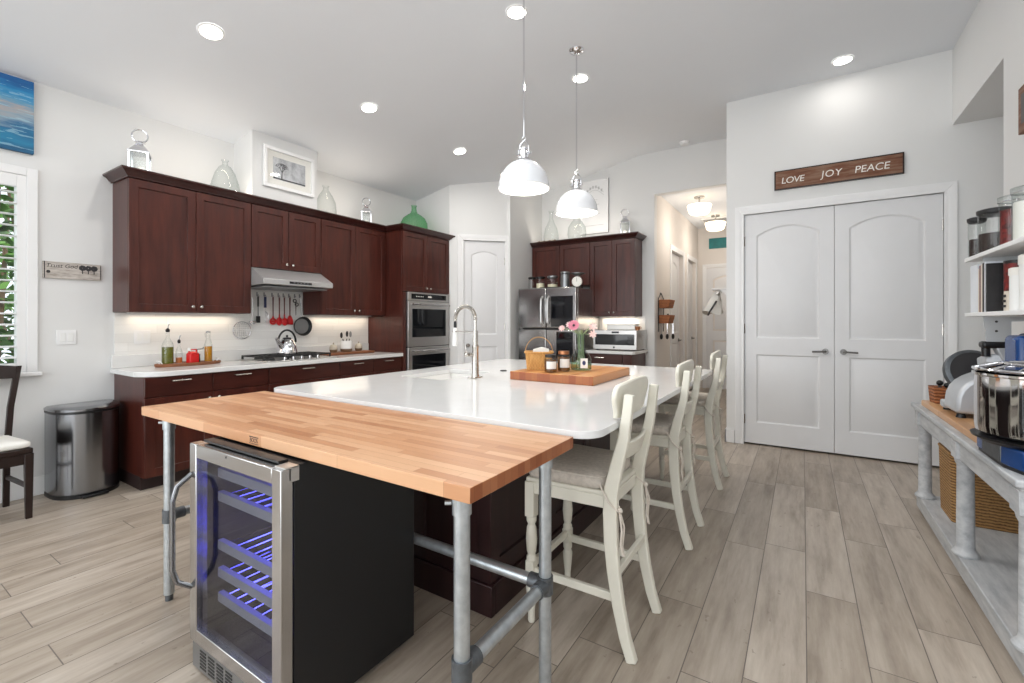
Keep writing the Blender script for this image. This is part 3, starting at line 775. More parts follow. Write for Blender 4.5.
# base cabinets
def base(label, y0, y1, fronts, group='cherry base cabinets'):
    t = thing('base_cabinet', label, 'cabinet', (XL, y0, 0), 0, group); w = y1-y0
    MB().box(0.004, 0.001, 0.10, 0.61, w-0.001, 0.872).build('body', 'cherry', t, bevel=0.002, seg=1)
    MB().box(0.004, 0.001, 0.0, 0.55, w-0.001, 0.10).build('toe_kick', 'toe', t)
    for a, b in fronts:
        F = frame((0.632, a-y0+GAP/2, 0.72), (0, 1, 0), (1, 0, 0)); dw = b-a-GAP
        shaker(t, F, dw, 0.148, 'cherry_y', 'drawer', pull=(dw/2, 0.115, min(0.13, dw*0.4)))
    nd = len(fronts) if len(fronts) > 1 else 2
    dw = w/nd
    for i in range(nd):
        F = frame((0.632, i*dw+GAP/2, 0.105), (0, 1, 0), (1, 0, 0))
        shaker(t, F, dw-GAP, 0.608, 'cherry', knob=(dw-GAP-0.035 if i % 2 == 0 else 0.035, 0.56))
    return t
base('cherry base cabinet at the left end beside the trash bin', 1.41, 2.365, [(1.41, 1.885), (1.885, 2.365)])
base('cherry base cabinet with one wide drawer under the cooktop', 2.368, 3.142, [(2.368, 3.142)])
base('cherry base cabinet right of the cooktop, against the oven tower', 3.145, 4.04, [(3.145, 3.60), (3.60, 4.04)])
lp = [(XL+0.002, 1.385), (-4.36, 1.385)]
for i in range(7):
    a = -PI/2+PI/2*i/6; lp.append((-4.36+0.17*math.cos(a), 1.385+0.17+0.17*math.sin(a)))
lp += [(-4.19, 4.042), (XL+0.002, 4.042)]
o = MB().prism(lp, 'xy', 0.8735, 0.914).build('countertop', 'quartz', bevel=0.005); tag(o, 'white quartz countertop with rounded left corner on the cooking wall', 'countertop')
mb = MB(); mb.box(XL+0.001, 1.41, 1.02, XL+0.012, 2.352, U0-0.002); mb.box(XL+0.001, 2.352, 1.02, XL+0.012, 3.108, 1.62); mb.box(XL+0.001, 3.108, 1.02, XL+0.012, 4.04, U0-0.002)
struct('backsplash', mb, 'tile')
struct('trim_8', MB().box(XL+0.001, 1.39, 0.9145, XL+0.022, 4.04, 1.02), 'quartz', bevel=0.003)
# hood
t = thing('range_hood', 'stainless under-cabinet range hood above the cooktop', 'range hood', (XL+0.002, 2.353, 0))
hw = 0.754
mb = MB(); mb.prism([(0.0, 1.64), (0.56, 1.665), (0.56, 1.715), (0.345, 1.832), (0.0, 1.832)], 'xz', 0, hw)
mb.build('hood_body', 'hood_steel', t, bevel=0.003)
MB().box(0.03, 0.03, 1.640, 0.5, hw-0.03, 1.650).xf(Matrix.Translation((0, 0, 0))).build('filter', 'grey_metal', t)
mb = MB(); mb.box(0.558, 0.26, 1.68, 0.564, 0.50, 1.702); cp = mb.build('control_strip', 'black', t)
mb = MB()
for k in range(5): mb.box(0.564, 0.30+k*0.036, 1.687, 0.566, 0.318+k*0.036, 1.695)
mb.build('buttons', 'grey_metal', cp)
# cooktop
t = thing('gas_cooktop', 'black gas cooktop with cast iron grates under the hood', 'cooktop', (XL+0.09, 2.37, 0.914))
MB().box(0.0, 0, 0.0, 0.51, 0.76, 0.012).build('pan', 'steel', t, bevel=0.004)
for k in range(3):
    y0 = 0.012+k*0.247; y1 = y0+0.24; mb = MB()
    for y in (y0+0.006, y1-0.006, (y0+y1)/2): mb.box(0.02, y-0.006, 0.038, 0.42, y+0.006, 0.052)
    for x in (0.026, 0.13, 0.22, 0.31, 0.414): mb.box(x-0.006, y0, 0.038, x+0.006, y1, 0.052)
    for x in (0.026, 0.414):
        for y in (y0+0.006, y1-0.006): mb.box(x-0.008, y-0.008, 0.012, x+0.008, y+0.008, 0.052)
    mb.build('grate', 'iron', t, bevel=0.002, seg=1)
for x, y in ((0.12, 0.13), (0.32, 0.13), (0.22, 0.38), (0.12, 0.63), (0.32, 0.63)):
    MB().lathe([(0.0, 0.03), (0.036, 0.03), (0.04, 0.024), (0.045, 0.012)], (x, y, 0)).build('burner', 'iron', t)
for k in range(5):
    MB().lathe([(0.022, 0.012), (0.022, 0.018), (0.017, 0.02), (0.015, 0.042), (0.0, 0.043)], (0.465, 0.2+k*0.09, 0), 16).build('knob', 'steel_v', t)
# kettle
t = thing('tea_kettle', 'polished steel tea kettle with black handle on the cooktop', 'kettle', (XL+0.24, 2.78, 0.967)); t.scale = (1.12, 1.12, 1.15)
MB().lathe([(0.0, 0.0), (0.088, 0.0), (0.094, 0.012), (0.085, 0.06), (0.062, 0.115), (0.042, 0.135), (0.0, 0.14)], seg=32).build('body', 'chrome', t)
MB().lathe([(0.04, 0.135), (0.034, 0.145), (0.0, 0.15)], seg=20).sphere((0, 0, 0.16), 0.011).build('lid', 'black', t)
MB().tube([(0.03, -0.06, 0.06), (0.04, -0.105, 0.10), (0.05, -0.135, 0.145)], 0.02, 12, [0.026, 0.018, 0.012]).build('spout', 'chrome', t)
mb = MB(); pts = [(0.0, 0.088*math.cos(a), 0.10+0.115*math.sin(a)) for a in [PI*i/12 for i in range(13)]]
mb.tube(pts, 0.009, 8); mb.build('handle', 'black', t)
# hanging utensils
XWU = XL+0.013
def hook(y):
    mb = MB(); mb.box(0, -0.007, -0.012, 0.003, 0.007, 0.03); mb.tube([(0.003, 0, 0), (0.022, 0, -0.004), (0.026, 0, 0.008)], 0.003, 6)
    return mb
HY = [2.585, 2.66, 2.745, 2.815, 2.872, 2.936, 3.005, 3.065]
h0 = tag(hook(0).build('wall_hook', 'grey_metal'), 'first small metal hook from the left, under the hood, holding the fork', 'hook', 'hooks under the hood')
h0.location = (XWU, HY[0], 1.585)
hl = ['second small metal hook from the left, holding the blue-handled whisk', 'third small metal hook from the left, holding the round slotted red spoon', 'fourth small metal hook from the left, holding the solid red spoon', 'fifth small metal hook from the left, holding the red spatula', 'sixth small metal hook from the left, holding the wide red turner', 'seventh small metal hook from the left, holding the scissors', 'rightmost small metal hook, holding the frying pan']
for y, l in zip(HY[1:], hl):
    c = h0.copy(); COL.objects.link(c); c.location = (XWU, y, 1.585); c['label'] = l
def uten(name, label, cat, y, z=1.582, group=None): return thing(name, label, cat, (XWU+0.024, y, z), 0, group)
def ring(mb, r=0.008): mb.torus((0, 0, -r), r, 0.0022, 'X', 12, 6); return mb
t = uten('serving_fork', 'black-handled fork hanging leftmost on the hook row', 'kitchen utensil', HY[0])
ring(MB()).tube([(0, 0, -0.016), (0, 0, -0.12)], 0.009, 8).build('handle', 'black', t)
MB().tube([(0, 0, -0.12), (0, 0, -0.22)], 0.004, 6).box(-0.003, -0.022, -0.29, 0.003, 0.022, -0.22).build('head', 'black', t, bevel=0.002)
t = uten('whisk', 'whisk with a navy blue handle', 'kitchen utensil', HY[1])
ring(MB()).tube([(0, 0, -0.016), (0, 0, -0.13)], 0.013, 8).build('handle', 'blue_handle', t)
mb = MB()
for k in range(4):
    a = PI*k/4; mb.tube([(0, 0, -0.13)]+[(0.03*math.sin(q)*math.cos(a), 0.03*math.sin(q)*math.sin(a), -0.17-0.06*(1-math.cos(q))) for q in [PI*i/8 for i in range(9)]]+[(0, 0, -0.13)], 0.0012, 5)
mb.build('wires', 'chrome', t)
def red(label, y, kind):
    t = uten('cooking_spoon', label, 'kitchen utensil', y, group='red cooking utensils')
    ring(MB()).tube([(0, 0, -0.016), (0, 0, -0.10), (0, 0, -0.23)], 0.007, 8, [0.008, 0.006, 0.006]).build('handle', 'handle_wood', t)
    mb = MB()
    if kind == 0: mb.torus((0, 0, -0.275), 0.028, 0.010, 'X', 24, 8).cyl((0, 0, -0.22), (0, 0, -0.25), 0.009, seg=8).lathe([(0, -0.004), (0.014, -0.004), (0.014, 0.004), (0, 0.004)], (0, 0, -0.275), 14, 'X')
    elif kind == 1: mb.sphere((0, 0, -0.275), 0.034, 0.3, 1.0, 1.35).cyl((0, 0, -0.20), (0, 0, -0.25), 0.008, seg=8)
    elif kind == 2: mb.sphere((0.008, 0, -0.28), 0.036, 0.5, 1.0, 1.2).cyl((0, 0, -0.20), (0, 0, -0.25), 0.008, seg=8)
    else: mb.prism([(-0.012, -0.21), (0.012, -0.21), (0.036, -0.26), (0.036, -0.31), (-0.036, -0.31), (-0.036, -0.26)], 'yz', -0.004, 0.004)
    mb.build('spoon_head', 'red_tool', t, bevel=0.002 if kind == 3 else 0)
red('red slotted round spoon, leftmost of the red utensils under the hood', HY[2], 0)
red('narrow solid red spoon, second of the four red utensils', HY[3], 1)
red('deep red ladle-shaped spoon, third of the four red utensils', HY[4], 2)
red('flat red turner, rightmost of the four red utensils', HY[5], 3)
t = uten('scissors', 'kitchen scissors with black and teal handles hanging from a hook', 'scissors', HY[6])
MB().torus((0, -0.012, -0.045), 0.018, 0.0055, 'X', 18, 6).torus((0, 0.012, -0.085), 0.018, 0.0055, 'X', 18, 6).build('handles', 'black', t)
MB().prism([(-0.008, -0.06), (0.008, -0.06), (0.004, -0.20), (-0.002, -0.21)], 'yz', -0.003, 0.003).build('blades', 'chrome', t)
t = uten('frying_pan', 'small dark frying pan hanging from the rightmost hook', 'frying pan', HY[7])
hd = ring(MB()).tube([(0, 0, -0.016), (0, 0.004, -0.10), (0, 0.01, -0.23)], 0.006, 8, [0.008, 0.008, 0.006]).build('handle', 'chrome', t)
MB().lathe([(0.0, 0.0), (0.086, 0.0), (0.092, 0.004), (0.104, 0.034), (0.109, 0.034), (0.094, -0.008), (0.0, -0.008)], (0.0, 0.012, -0.33), 36, 'X').build('bowl', 'iron', t)
MB().lathe([(0.0, 0.001), (0.085, 0.001), (0.085, 0.002), (0, 0.002)], (0.0, 0.012, -0.33), 32, 'X').build('cooking_surface', 'grey_metal', t)
t = thing('ladle', 'steel ladle hanging left of the fork on the backsplash', 'kitchen utensil', (XWU+0.02, 2.53, 1.50))
MB().tube([(0, 0, 0.05), (0, 0, 0), (0, -0.005, -0.2)], 0.005, 8).build('handle', 'chrome', t)
MB().lathe([(0.036, 0.0), (0.033, -0.02), (0.02, -0.034), (0.0, -0.038)], (0.02, -0.01, -0.19), 20).build('bowl', 'chrome', t)
t = thing('wire_strainer', 'round wire mesh strainer hanging low on the backsplash left of the cooktop', 'strainer', (XWU+0.006, 2.43, 1.29))
mb = MB(); mb.torus((0.004, 0, -0.075), 0.088, 0.0035, 'X', 32, 6)
for k in range(-4, 5):
    y = k*0.018; h = math.sqrt(max(0.085**2-y*y, 0))
    mb.tube([(0.004+0.03*math.cos(q)*(h/0.085), y, -0.075+h*math.sin(q)) for q in [-PI/2+PI*i/8 for i in range(9)]], 0.0012, 5)
    mb.tube([(0.004+0.03*math.cos(q)*(h/0.085), h*math.sin(q), -0.075+y) for q in [-PI/2+PI*i/8 for i in range(9)]], 0.0012, 5)
mb.build('basket', 'chrome', t)
MB().box(-0.004, -0.02, 0.0, 0.004, 0.02, 0.05).build('wall_clip', 'white_plastic', t, bevel=0.003)
# oil tray and bottles
t = thing('wooden_tray', 'oval wooden serving tray with metal handles holding oils on the counter', 'tray', (-4.63, 1.875, 0.9145))
MB().lathe([(0.0, 0.0), (0.25, 0.0), (0.26, 0.01), (0.26, 0.026), (0.25, 0.028), (0.242, 0.02), (0.0, 0.02)], seg=40, sx=0.38, sy=1.0).build('tray_base', 'tray_wood', t)
for s in (-1, 1):
    MB().tube([(-0.03, s*0.210, 0.02), (-0.03, s*0.230, 0.05), (0.03, s*0.230, 0.05), (0.03, s*0.210, 0.02)], 0.005, 8).build('handle', 'white_plastic', t)
def bottle(name, label, loc, r, h, neck, liq, fill, pour, sq=False):
    t = thing(name, label, 'bottle', loc)
    prof = [(0.0, 0.002), (r*0.95, 0.002), (r, 0.008), (r, h*0.56), (r*0.8, h*0.66), (neck, h*0.80), (neck, h*0.97), (neck+0.003, h*0.98), (neck+0.003, h)]
    MB().lathe(prof, seg=24, cap=False).build('glass_body', 'glass', t)
    MB().lathe([(0.0, 0.005), (r-0.003, 0.005), (r-0.003, fill*h), (0.0, fill*h)], seg=24).build('contents', liq, t)
    if pour:
        MB().lathe([(0.0, h-0.01), (neck, h-0.008), (neck+0.004, h+0.012), (0.006, h+0.026), (0.0, h+0.026)], seg=14).build('stopper', 'black', t)
        MB().tube([(0, 0, h+0.02), (0, 0.004, h+0.05), (0, 0.012, h+0.065)], 0.004, 6).build('pour_spout', 'chrome', t)
    return t
ZT = 0.9145+0.0205
bottle('oil_bottle', 'tall clear bottle of green olive oil with black pourer on the tray', (-4.64, 1.715, ZT), 0.044, 0.285, 0.013, 'oil_green', 0.52, True)
bottle('vinegar_bottle', 'small slim bottle with a thin orange layer and black pourer on tray', (-4.64, 1.80, ZT), 0.026, 0.185, 0.009, 'orange_liq', 0.28, True)
t = bottle('oil_bottle', 'square shouldered bottle of amber oil at the right end of the tray', (-4.63, 2.03, ZT), 0.033, 0.27, 0.016, 'oil_amber', 0.52, False)
MB().lathe([(0.0, 0.268), (0.018, 0.268), (0.018, 0.278), (0, 0.28)], seg=16).tube([(0, -0.024, 0.225), (0, -0.028, 0.26), (0, 0, 0.282)], 0.002, 5).build('swing_top', 'grey_metal', t)
t = thing('oil_can', 'red enamel can standing in the middle of the wooden tray', 'can', (-4.60, 1.89, ZT), 0.2)
MB().prism(rrect(-0.032, -0.042, 0.032, 0.042, 0.014), 'xy', 0.0, 0.085).lathe([(0.045, 0.085), (0.028, 0.10), (0.0, 0.105)], seg=20).build('body', 'red_paint', t, bevel=0.004)
MB().tube([(0, -0.035, 0.085), (0, -0.03, 0.118), (0, 0.03, 0.118), (0, 0.035, 0.085)], 0.006, 8).build('handle', 'red_paint', t)
MB().lathe([(0.0, 0.112), (0.012, 0.112), (0.012, 0.09), (0.0, 0.09)], (0.0, -0.03, 0.02), 12).build('cap', 'white_plastic', t)
t = thing('spice_grinder', 'dark little grinder with crank behind the red can on tray', 'grinder', (-4.67, 1.955, ZT))
MB().lathe([(0.0, 0), (0.024, 0), (0.026, 0.01), (0.022, 0.05), (0.024, 0.07), (0.0, 0.08)], seg=16).build('body', 'black', t)
MB().tube([(0, 0, 0.08), (0, 0, 0.115), (0, 0.05, 0.118), (0, 0.05, 0.135)], 0.004, 6).build('crank', 'iron', t)
# board with canister set right of cooktop
t = tag(MB().prism(rrect(-0.11, -0.34, 0.11, 0.34, 0.03), 'xy', 0, 0.028).build('chopping_board', 'tray_wood', bevel=0.006), 'brown wooden board on the counter right of the cooktop', 'board'); t.location = (-4.64, 3.56, 0.9145)
ZB = 0.9145+0.0285
def ljar(label, y):
    t = thing('salt_jar', label, 'jar', (-4.67, y, ZB), 0, 'lidded stoneware jars')
    MB().lathe([(0.0, 0), (0.036, 0), (0.044, 0.02), (0.045, 0.032)], seg=24).build('glazed_foot', 'brown_glaze', t)
    MB().lathe([(0.045, 0.032), (0.046, 0.05), (0.04, 0.07), (0.036, 0.075), (0.0, 0.075)], seg=24).build('body', 'cream_stone', t)
    MB().lathe([(0.038, 0.075), (0.03, 0.085), (0.008, 0.09), (0.006, 0.10), (0.011, 0.108), (0.0, 0.115)], seg=20).build('lid', 'cream_stone', t)
ljar('small lidded stoneware jar left of the white crock', 3.39)
ljar('small lidded stoneware jar right of the white crock', 3.75)
t = thing('utensil_crock', 'white crock with a brown foot holding dark utensils', 'crock', (-4.67, 3.57, ZB))
MB().lathe([(0.0, 0), (0.062, 0), (0.068, 0.01), (0.068, 0.035)], seg=28).build('brown_foot', 'brown_glaze', t)
MB().lathe([(0.068, 0.035), (0.07, 0.06), (0.07, 0.13), (0.064, 0.13), (0.064, 0.03), (0, 0.03)], seg=28).build('body', 'ceramic', t)
for nm, lb, dy, tilt, h in (('spatula', 'dark spatula leaning left out of the white crock', -0.02, -0.05, 0.10), ('slotted_spoon', 'dark spoon standing in the middle of the white crock', 0.0, 0.01, 0.13), ('scraper', 'pale grey spoon leaning right out of the white crock', 0.02, 0.04, 0.12)):
    t = thing(nm, lb, 'kitchen utensil', (-4.67, 3.57+dy, ZB+0.033))
    MB().tube([(0, 0, 0), (0, tilt*0.6, 0.12)], 0.005, 6).build('handle', 'black', t)
    MB().sphere((0, tilt, 0.12+h*0.45), 0.018, 0.4, 1, 2.0).build('head', 'black' if nm != 'scraper' else 'ink_grey', t)
# wall plates and signs on the left wall
def plate(name, label, x, y, z, gang, cat, xn=1):
    t = thing(name, label, cat, (x, y, z))
    w = 0.07+0.046*(gang-1)
    MB().box(0, -w/2, -0.058, 0.006, w/2, 0.058).build('cover_plate', 'trim', t, bevel=0.003)
    for k in range(gang):
        y0 = -0.023*(gang-1)+0.046*k
        MB().box(0.005, y0-0.016, -0.033, 0.009, y0+0.016, 0.033).build('rocker' if cat == 'switch' else 'socket_insert', 'white_plastic', t, bevel=0.002)
plate('light_switch', 'double white rocker switch below the weathered sign', XL, 1.12, 1.18, 2, 'switch')
plate('wall_outlet', 'white outlet plate on the backsplash left of the oil tray', XL+0.012, 1.60, 1.17, 2, 'outlet')
t = thing('wall_sign', 'weathered grey painted board sign on left wall by the window', 'sign', (XL, 0.984, 1.635))
MB().box(0.001, 0, 0, 0.02, 0.34, 0.128).build('board', 'weathered', t, bevel=0.002)
text('lettering', 'Trust God', 0.042, 'ink', t, on_x((0.0205, 0.105, 0.085)), 0.0004, shear=0.2)
mb = MB()
for y, s in ((0.225, 1.0), (0.26, 0.9), (0.295, 1.05)):
    mb.box(0.0202, y-0.003, 0.048, 0.0208, y+0.003, 0.08)
    for k in range(7):
        a = k*0.9; mb.lathe([(0, 0), (0.011*s, 0), (0.011*s, 0.0006), (0, 0.0006)], (0.0202+k*1e-5, y+0.012*math.cos(a), 0.093+0.012*math.sin(a)), 8, 'X')
mb.lathe([(0, 0), (0.012, 0), (0.012, 0.0006), (0, 0.0006)], (0.0202, 0.03, 0.05), 10, 'X').box(0.0202, 0.006, 0.0, 0.0207, 0.012, 0.128).box(0.0202, 0.332, 0.01, 0.0207, 0.337, 0.12)
mb.build('painted_trees', 'ink', t)
t = thing('sea_painting', 'unframed blue and turquoise abstract canvas high above the shuttered window', 'painting', (XL+0.001, 0.20, 2.545))
MB().box(0, 0, 0, 0.035, 0.735, 0.535).build('canvas', 'art', t, bevel=0.002)
# framed photo on the chase
t = thing('framed_photo', 'white framed photograph of a bare tree above the range hood', 'picture', (-4.499, 2.46, 2.65))
fw, fh = 0.55, 0.41
mb = MB()
for a in ((0, 0, fw, 0.035), (0, fh-0.035, fw, fh), (0, 0.035, 0.035, fh-0.035), (fw-0.035, 0.035, fw, fh-0.035)): mb.box(0, a[0], a[1], 0.028, a[2], a[3])
mb.build('frame', 'trim', t, bevel=0.004)
MB().box(0.002, 0.035, 0.035, 0.010, fw-0.035, fh-0.035).build('mat_board', 'paper', t)
pr_ = MB().box(0.009, 0.10, 0.095, 0.0115, fw-0.10, fh-0.095).build('print', 'photo', t)
mb = MB()
def br(p, a, L, r, n):
    q = (p[0], p[1]+L*math.sin(a), p[2]+L*math.cos(a))
    mb.tube([p, q], r, 4, [r, r*0.7])
    if n:
        for da in (-0.5, 0.1, 0.55): br(q, a+da+random.uniform(-.15, .15), L*0.62, r*0.62, n-1)
br((0.012, 0.19, 0.105), 0.05, 0.07, 0.006, 4)
mb.box(0.0112, 0.10, 0.10, 0.0118, fw-0.10, 0.112); mb.build('printed_tree', 'ink', pr_)
MB().box(0.016, 0.035, 0.035, 0.018, fw-0.035, fh-0.035).build('glazing', 'glass_pane', t)
# things on top of the cabinets
def lantern(label, loc, s=1.0, rz=0.5):
    t = thing('lantern', label, 'lantern', loc, rz, 'metal lanterns on the cabinets')
    a = 0.062*s; h = 0.20*s
    mb = MB(); mb.box(-a-0.01, -a-0.01, 0, a+0.01, a+0.01, 0.014)
    mb.build('base', 'chrome', t, bevel=0.003)
    mb = MB()
    for x in (-a, a):
        for y in (-a, a): mb.box(x-0.006, y-0.006, 0.014, x+0.006, y+0.006, h)
    mb.build('posts', 'chrome', t)
    mb = MB()
    for k in (-a, a): mb.box(k-0.001, -a, 0.014, k+0.001, a, h); mb.box(-a, k-0.001, 0.014, a, k+0.001, h)
    mb.build('panes', 'glass', t)
    b = a+0.012
    mb = MB(); mb.loft([[(-b, -b, h), (b, -b, h), (b, b, h), (-b, b, h)], [(-b, -b, h+0.01), (b, -b, h+0.01), (b, b, h+0.01), (-b, b, h+0.01)], [(-0.02, -0.02, h+0.085*s), (0.02, -0.02, h+0.085*s), (0.02, 0.02, h+0.085*s), (-0.02, 0.02, h+0.085*s)], [(-0.02, -0.02, h+0.10*s), (0.02, -0.02, h+0.10*s), (0.02, 0.02, h+0.10*s), (-0.02, 0.02, h+0.10*s)]])
    mb.box(-0.034, -0.034, h+0.10*s, 0.034, 0.034, h+0.106*s); mb.build('roof', 'chrome', t, bevel=0.002)
    MB().torus((0, 0, h+0.106*s+0.052*s), 0.054*s, 0.006*s, 'Y', 28, 8).build('ring_handle', 'chrome', t)
    MB().lathe([(0.0, 0.014), (0.03*s, 0.014), (0.03*s, 0.09*s), (0.0, 0.09*s)], seg=18).build('candle', 'paper', t)
    return t
lantern('silver lantern with ring handle at the left end of the cherry cabinets', (-4.66, 1.525, DECK), 0.98, 1.1)
lantern('silver lantern beside the clear jug, above the third cherry cabinet', (-4.66, 3.86, DECK), 0.9, 0.9)
def jug(label, loc, prof, mat='glass', stop=False):
    t = thing('glass_jug', label, 'jug', loc)
    MB().lathe(prof, seg=40, cap=False).build('glass_body', mat, t)
    if stop: MB().lathe([(prof[-1][0]-0.002, prof[-1][1]-0.02), (prof[-1][0]+0.002, prof[-1][1]+0.004), (0.018, prof[-1][1]+0.02), (0, prof[-1][1]+0.022)], seg=20).build('stopper', mat, t)
    return t
jug('clear cone shaped glass jug left of the framed photograph', (-4.66, 2.19, DECK), [(0.0, 0.004), (0.10, 0.004), (0.125, 0.015), (0.125, 0.06), (0.112, 0.13), (0.085, 0.22), (0.05, 0.28), (0.024, 0.30), (0.022, 0.33), (0.032, 0.342), (0.032, 0.352)])
jug('narrow clear glass jug right of the framed photograph', (-4.66, 3.28, DECK), [(0.0, 0.004), (0.10, 0.004), (0.118, 0.015), (0.118, 0.09), (0.108, 0.18), (0.075, 0.26), (0.042, 0.31), (0.03, 0.33), (0.028, 0.36), (0.038, 0.37), (0.038, 0.38)])
jug('round green glass demijohn on top of the oven tower', (-4.56, 4.60, DECK), [(0.0, 0.004), (0.14, 0.004), (0.17, 0.03), (0.188, 0.10), (0.183, 0.17), (0.152, 0.235), (0.10, 0.28), (0.05, 0.31), (0.036, 0.345), (0.032, 0.40), (0.04, 0.41), (0.04, 0.42)], 'glass_green')

# ---------------------------------------------------------------- far wall: fridge, cabinets, microwave
YU = YF-0.33
def far_upper(label, x0, x1, z0, z1):
    t = thing('wall_cabinet', label, 'cabinet', (x0, YF, z0), 0, 'far cherry wall cabinets'); w = x1-x0; h = z1-z0
    MB().box(0.001, -0.31, 0, w-0.001, -0.002, h).build('body', 'cherry', t, bevel=0.002, seg=1)
    dw = w/2
    for i in range(2):
        F = frame((i*dw+GAP/2, -0.332, GAP), (1, 0, 0), (0, -1, 0))
        shaker(t, F, dw-GAP, h-2*GAP, 'cherry', knob=(dw-GAP-0.03 if i == 0 else 0.03, 0.05))
    return t
FX0 = -3.545
far_upper('short cherry wall cabinet above the refrigerator', FX0+0.002, -2.585, 1.83, U1)
fu = far_upper('tall two-door cherry wall cabinet above the microwave', -2.582, -1.925, U0, U1)
MB().box(0.06, -0.11, -0.012, 0.60, -0.06, 0).build('light_strip', 'white_plastic', fu)
warm_strip((0.33, -0.085, -0.016), 0.5, 0.04, fu, 1.3)
crown_path('crown_moulding', 'dark cherry crown moulding on the far wall cabinets over the refrigerator', [(FX0+0.002, YF-0.335), (-1.923, YF-0.335), (-1.923, YF-0.002)], U1+0.002)
tag(MB().box(FX0+0.004, YF-0.332, U1+0.002, -1.926, YF-0.003, U1+0.05).build('cabinet_top_deck', 'cherry_x'), 'flat deck on top of the far cabinets behind the crown', 'cabinet top')
t = thing('base_cabinet', 'dark cherry base cabinet under the microwave counter', 'cabinet', (-2.52, YF, 0))
MB().box(0.001, -0.60, 0.10, 0.64, -0.002, 0.872).build('body', 'cherry', t); MB().box(0.001, -0.54, 0, 0.64, -0.002, 0.10).build('toe_kick', 'toe', t)
shaker(t, frame((GAP, -0.622, 0.72), (1, 0, 0), (0, -1, 0)), 0.51, 0.148, 'cherry_x', 'drawer', pull=(0.2, 0.10, 0.13))
shaker(t, frame((GAP, -0.622, 0.105), (1, 0, 0), (0, -1, 0)), 0.63, 0.608, 'cherry', knob=(0.59, 0.56))
MB().box(0.52, -0.62, 0.72, 0.64, -0.602, 0.868).build('filler', 'cherry_x', t)
o = MB().prism([(-2.52, YF-0.002), (-2.52, YF-0.64), (-1.87, YF-0.64), (-1.84, YF-0.60), (-1.84, YF-0.002)], 'xy', 0.8735, 0.914).build('countertop', 'quartz', bevel=0.005); tag(o, 'short white quartz countertop under the microwave', 'countertop')
struct('trim_9', MB().box(-2.52, YF-0.014, 0.915, -1.88, YF-0.001, U0-0.002), 'tile')
t = thing('microwave_oven', 'stainless countertop microwave on the short far counter', 'microwave', (-2.455, YF-0.06, 0.9145))
mw, md, mh = 0.61, 0.44, 0.275
MB().box(0, -md, 0.012, mw, 0, mh).build('housing', 'steel_v', t, bevel=0.004)
d = MB().box(0, -md-0.022, 0.015, mw, -md-0.001, mh-0.002).build('front', 'steel', t, bevel=0.004)
MB().box(0.03, -md-0.026, 0.075, mw-0.03, -md-0.02, mh-0.055).build('door_glass', 'kitchen_glass', d, bevel=0.003)
MB().box(0.27, -md-0.0255, mh-0.042, 0.37, -md-0.021, mh-0.018).build('display', 'black', d)
MB().cyl((0.30, -md-0.021, 0.043), (0.30, -md-0.025, 0.043), 0.013, seg=20).build('emblem', 'ink', d)
mb = MB()
for r in range(5):
    for c in range(3): mb.box(0.49+c*0.027, -md-0.0268, 0.095+r*0.021, 0.507+c*0.027, -md-0.0258, 0.107+r*0.021)
mb.build('keypad', 'ink', d)
mb = MB()
for x in (0.04, mw-0.04):
    for y in (-md+0.04, -0.04): mb.cyl((x, y, 0), (x, y, 0.014), 0.014, seg=10)
mb.build('feet', 'black', t)
t = thing('butter_dish', 'low white lidded dish with copper tin lying on the microwave', 'dish', (-2.33, YF-0.23, 0.9145+0.2755))
MB().box(0, -0.09, 0, 0.40, 0.09, 0.075).build('box', 'ceramic', t, bevel=0.012)
MB().box(-0.006, -0.096, 0.07, 0.406, 0.096, 0.082).build('lid', 'ceramic', t, bevel=0.005)
t = thing('copper_pot', 'tiny copper pot at the right end of the microwave top', 'pot', (-1.90, YF-0.30, 0.9145+0.2755))
MB().lathe([(0.0, 0), (0.03, 0), (0.034, 0.03), (0.036, 0.05), (0.032, 0.05), (0.0, 0.006)], seg=20).build('body', 'copper', t)
MB().torus((0.036, 0, 0.03), 0.015, 0.003, 'Y', 16, 6).build('handle', 'copper', t)
# fridge
t = thing('refrigerator', 'stainless four-door refrigerator with dark glass panel on the right door', 'refrigerator', (-3.455, 5.57, 0))
rw = 0.905; rh = 1.775
MB().box(0.0, 0.065, 0.03, rw, 0.83, rh-0.01).build('cabinet', 'steel_v', t, bevel=0.004)
MB().box(0.02, 0.10, 0.0, rw-0.02, 0.80, 0.03).build('plinth', 'black', t)
FRZ = 0.66; SPL = 1.215
ld = MB().box(0.0, 0.0, SPL, rw/2-0.003, 0.06, rh).build('upper_door', 'fridge_steel', t, bevel=0.012, seg=3)
rd_ = MB().box(rw/2+0.003, 0.0, SPL, rw, 0.06, rh).build('upper_door', 'fridge_steel', t, bevel=0.012, seg=3)
MB().box(rw/2+0.075, -0.004, SPL+0.02, rw-0.045, 0.004, rh-0.12).build('glass_panel', 'kitchen_glass', rd_, bevel=0.003)
for x, d in ((rw/2-0.055, ld), (rw/2+0.045, rd_)):
    mb = MB(); mb.tube([(x, 0.0, rh-0.12), (x, -0.045, rh-0.16), (x, -0.05, SPL+0.25), (x, -0.045, SPL+0.08), (x, 0.0, SPL+0.04)], 0.014, 10); mb.build('door_handle', 'steel', d)
for x0, x1 in ((0, rw/2-0.003), (rw/2+0.003, rw)):
    d = MB().box(x0, 0.0, FRZ+0.005, x1, 0.06, SPL-0.02).build('middle_drawer', 'fridge_steel', t, bevel=0.01, seg=3)
MB().box(0.06, 0.02, SPL-0.022, rw-0.2, 0.06, SPL).build('pocket_handle', 'black', t)
MB().box(rw/2+0.16, -0.004, FRZ+0.10, rw-0.045, 0.004, SPL-0.05).build('dark_panel', 'kitchen_glass', t, bevel=0.003)
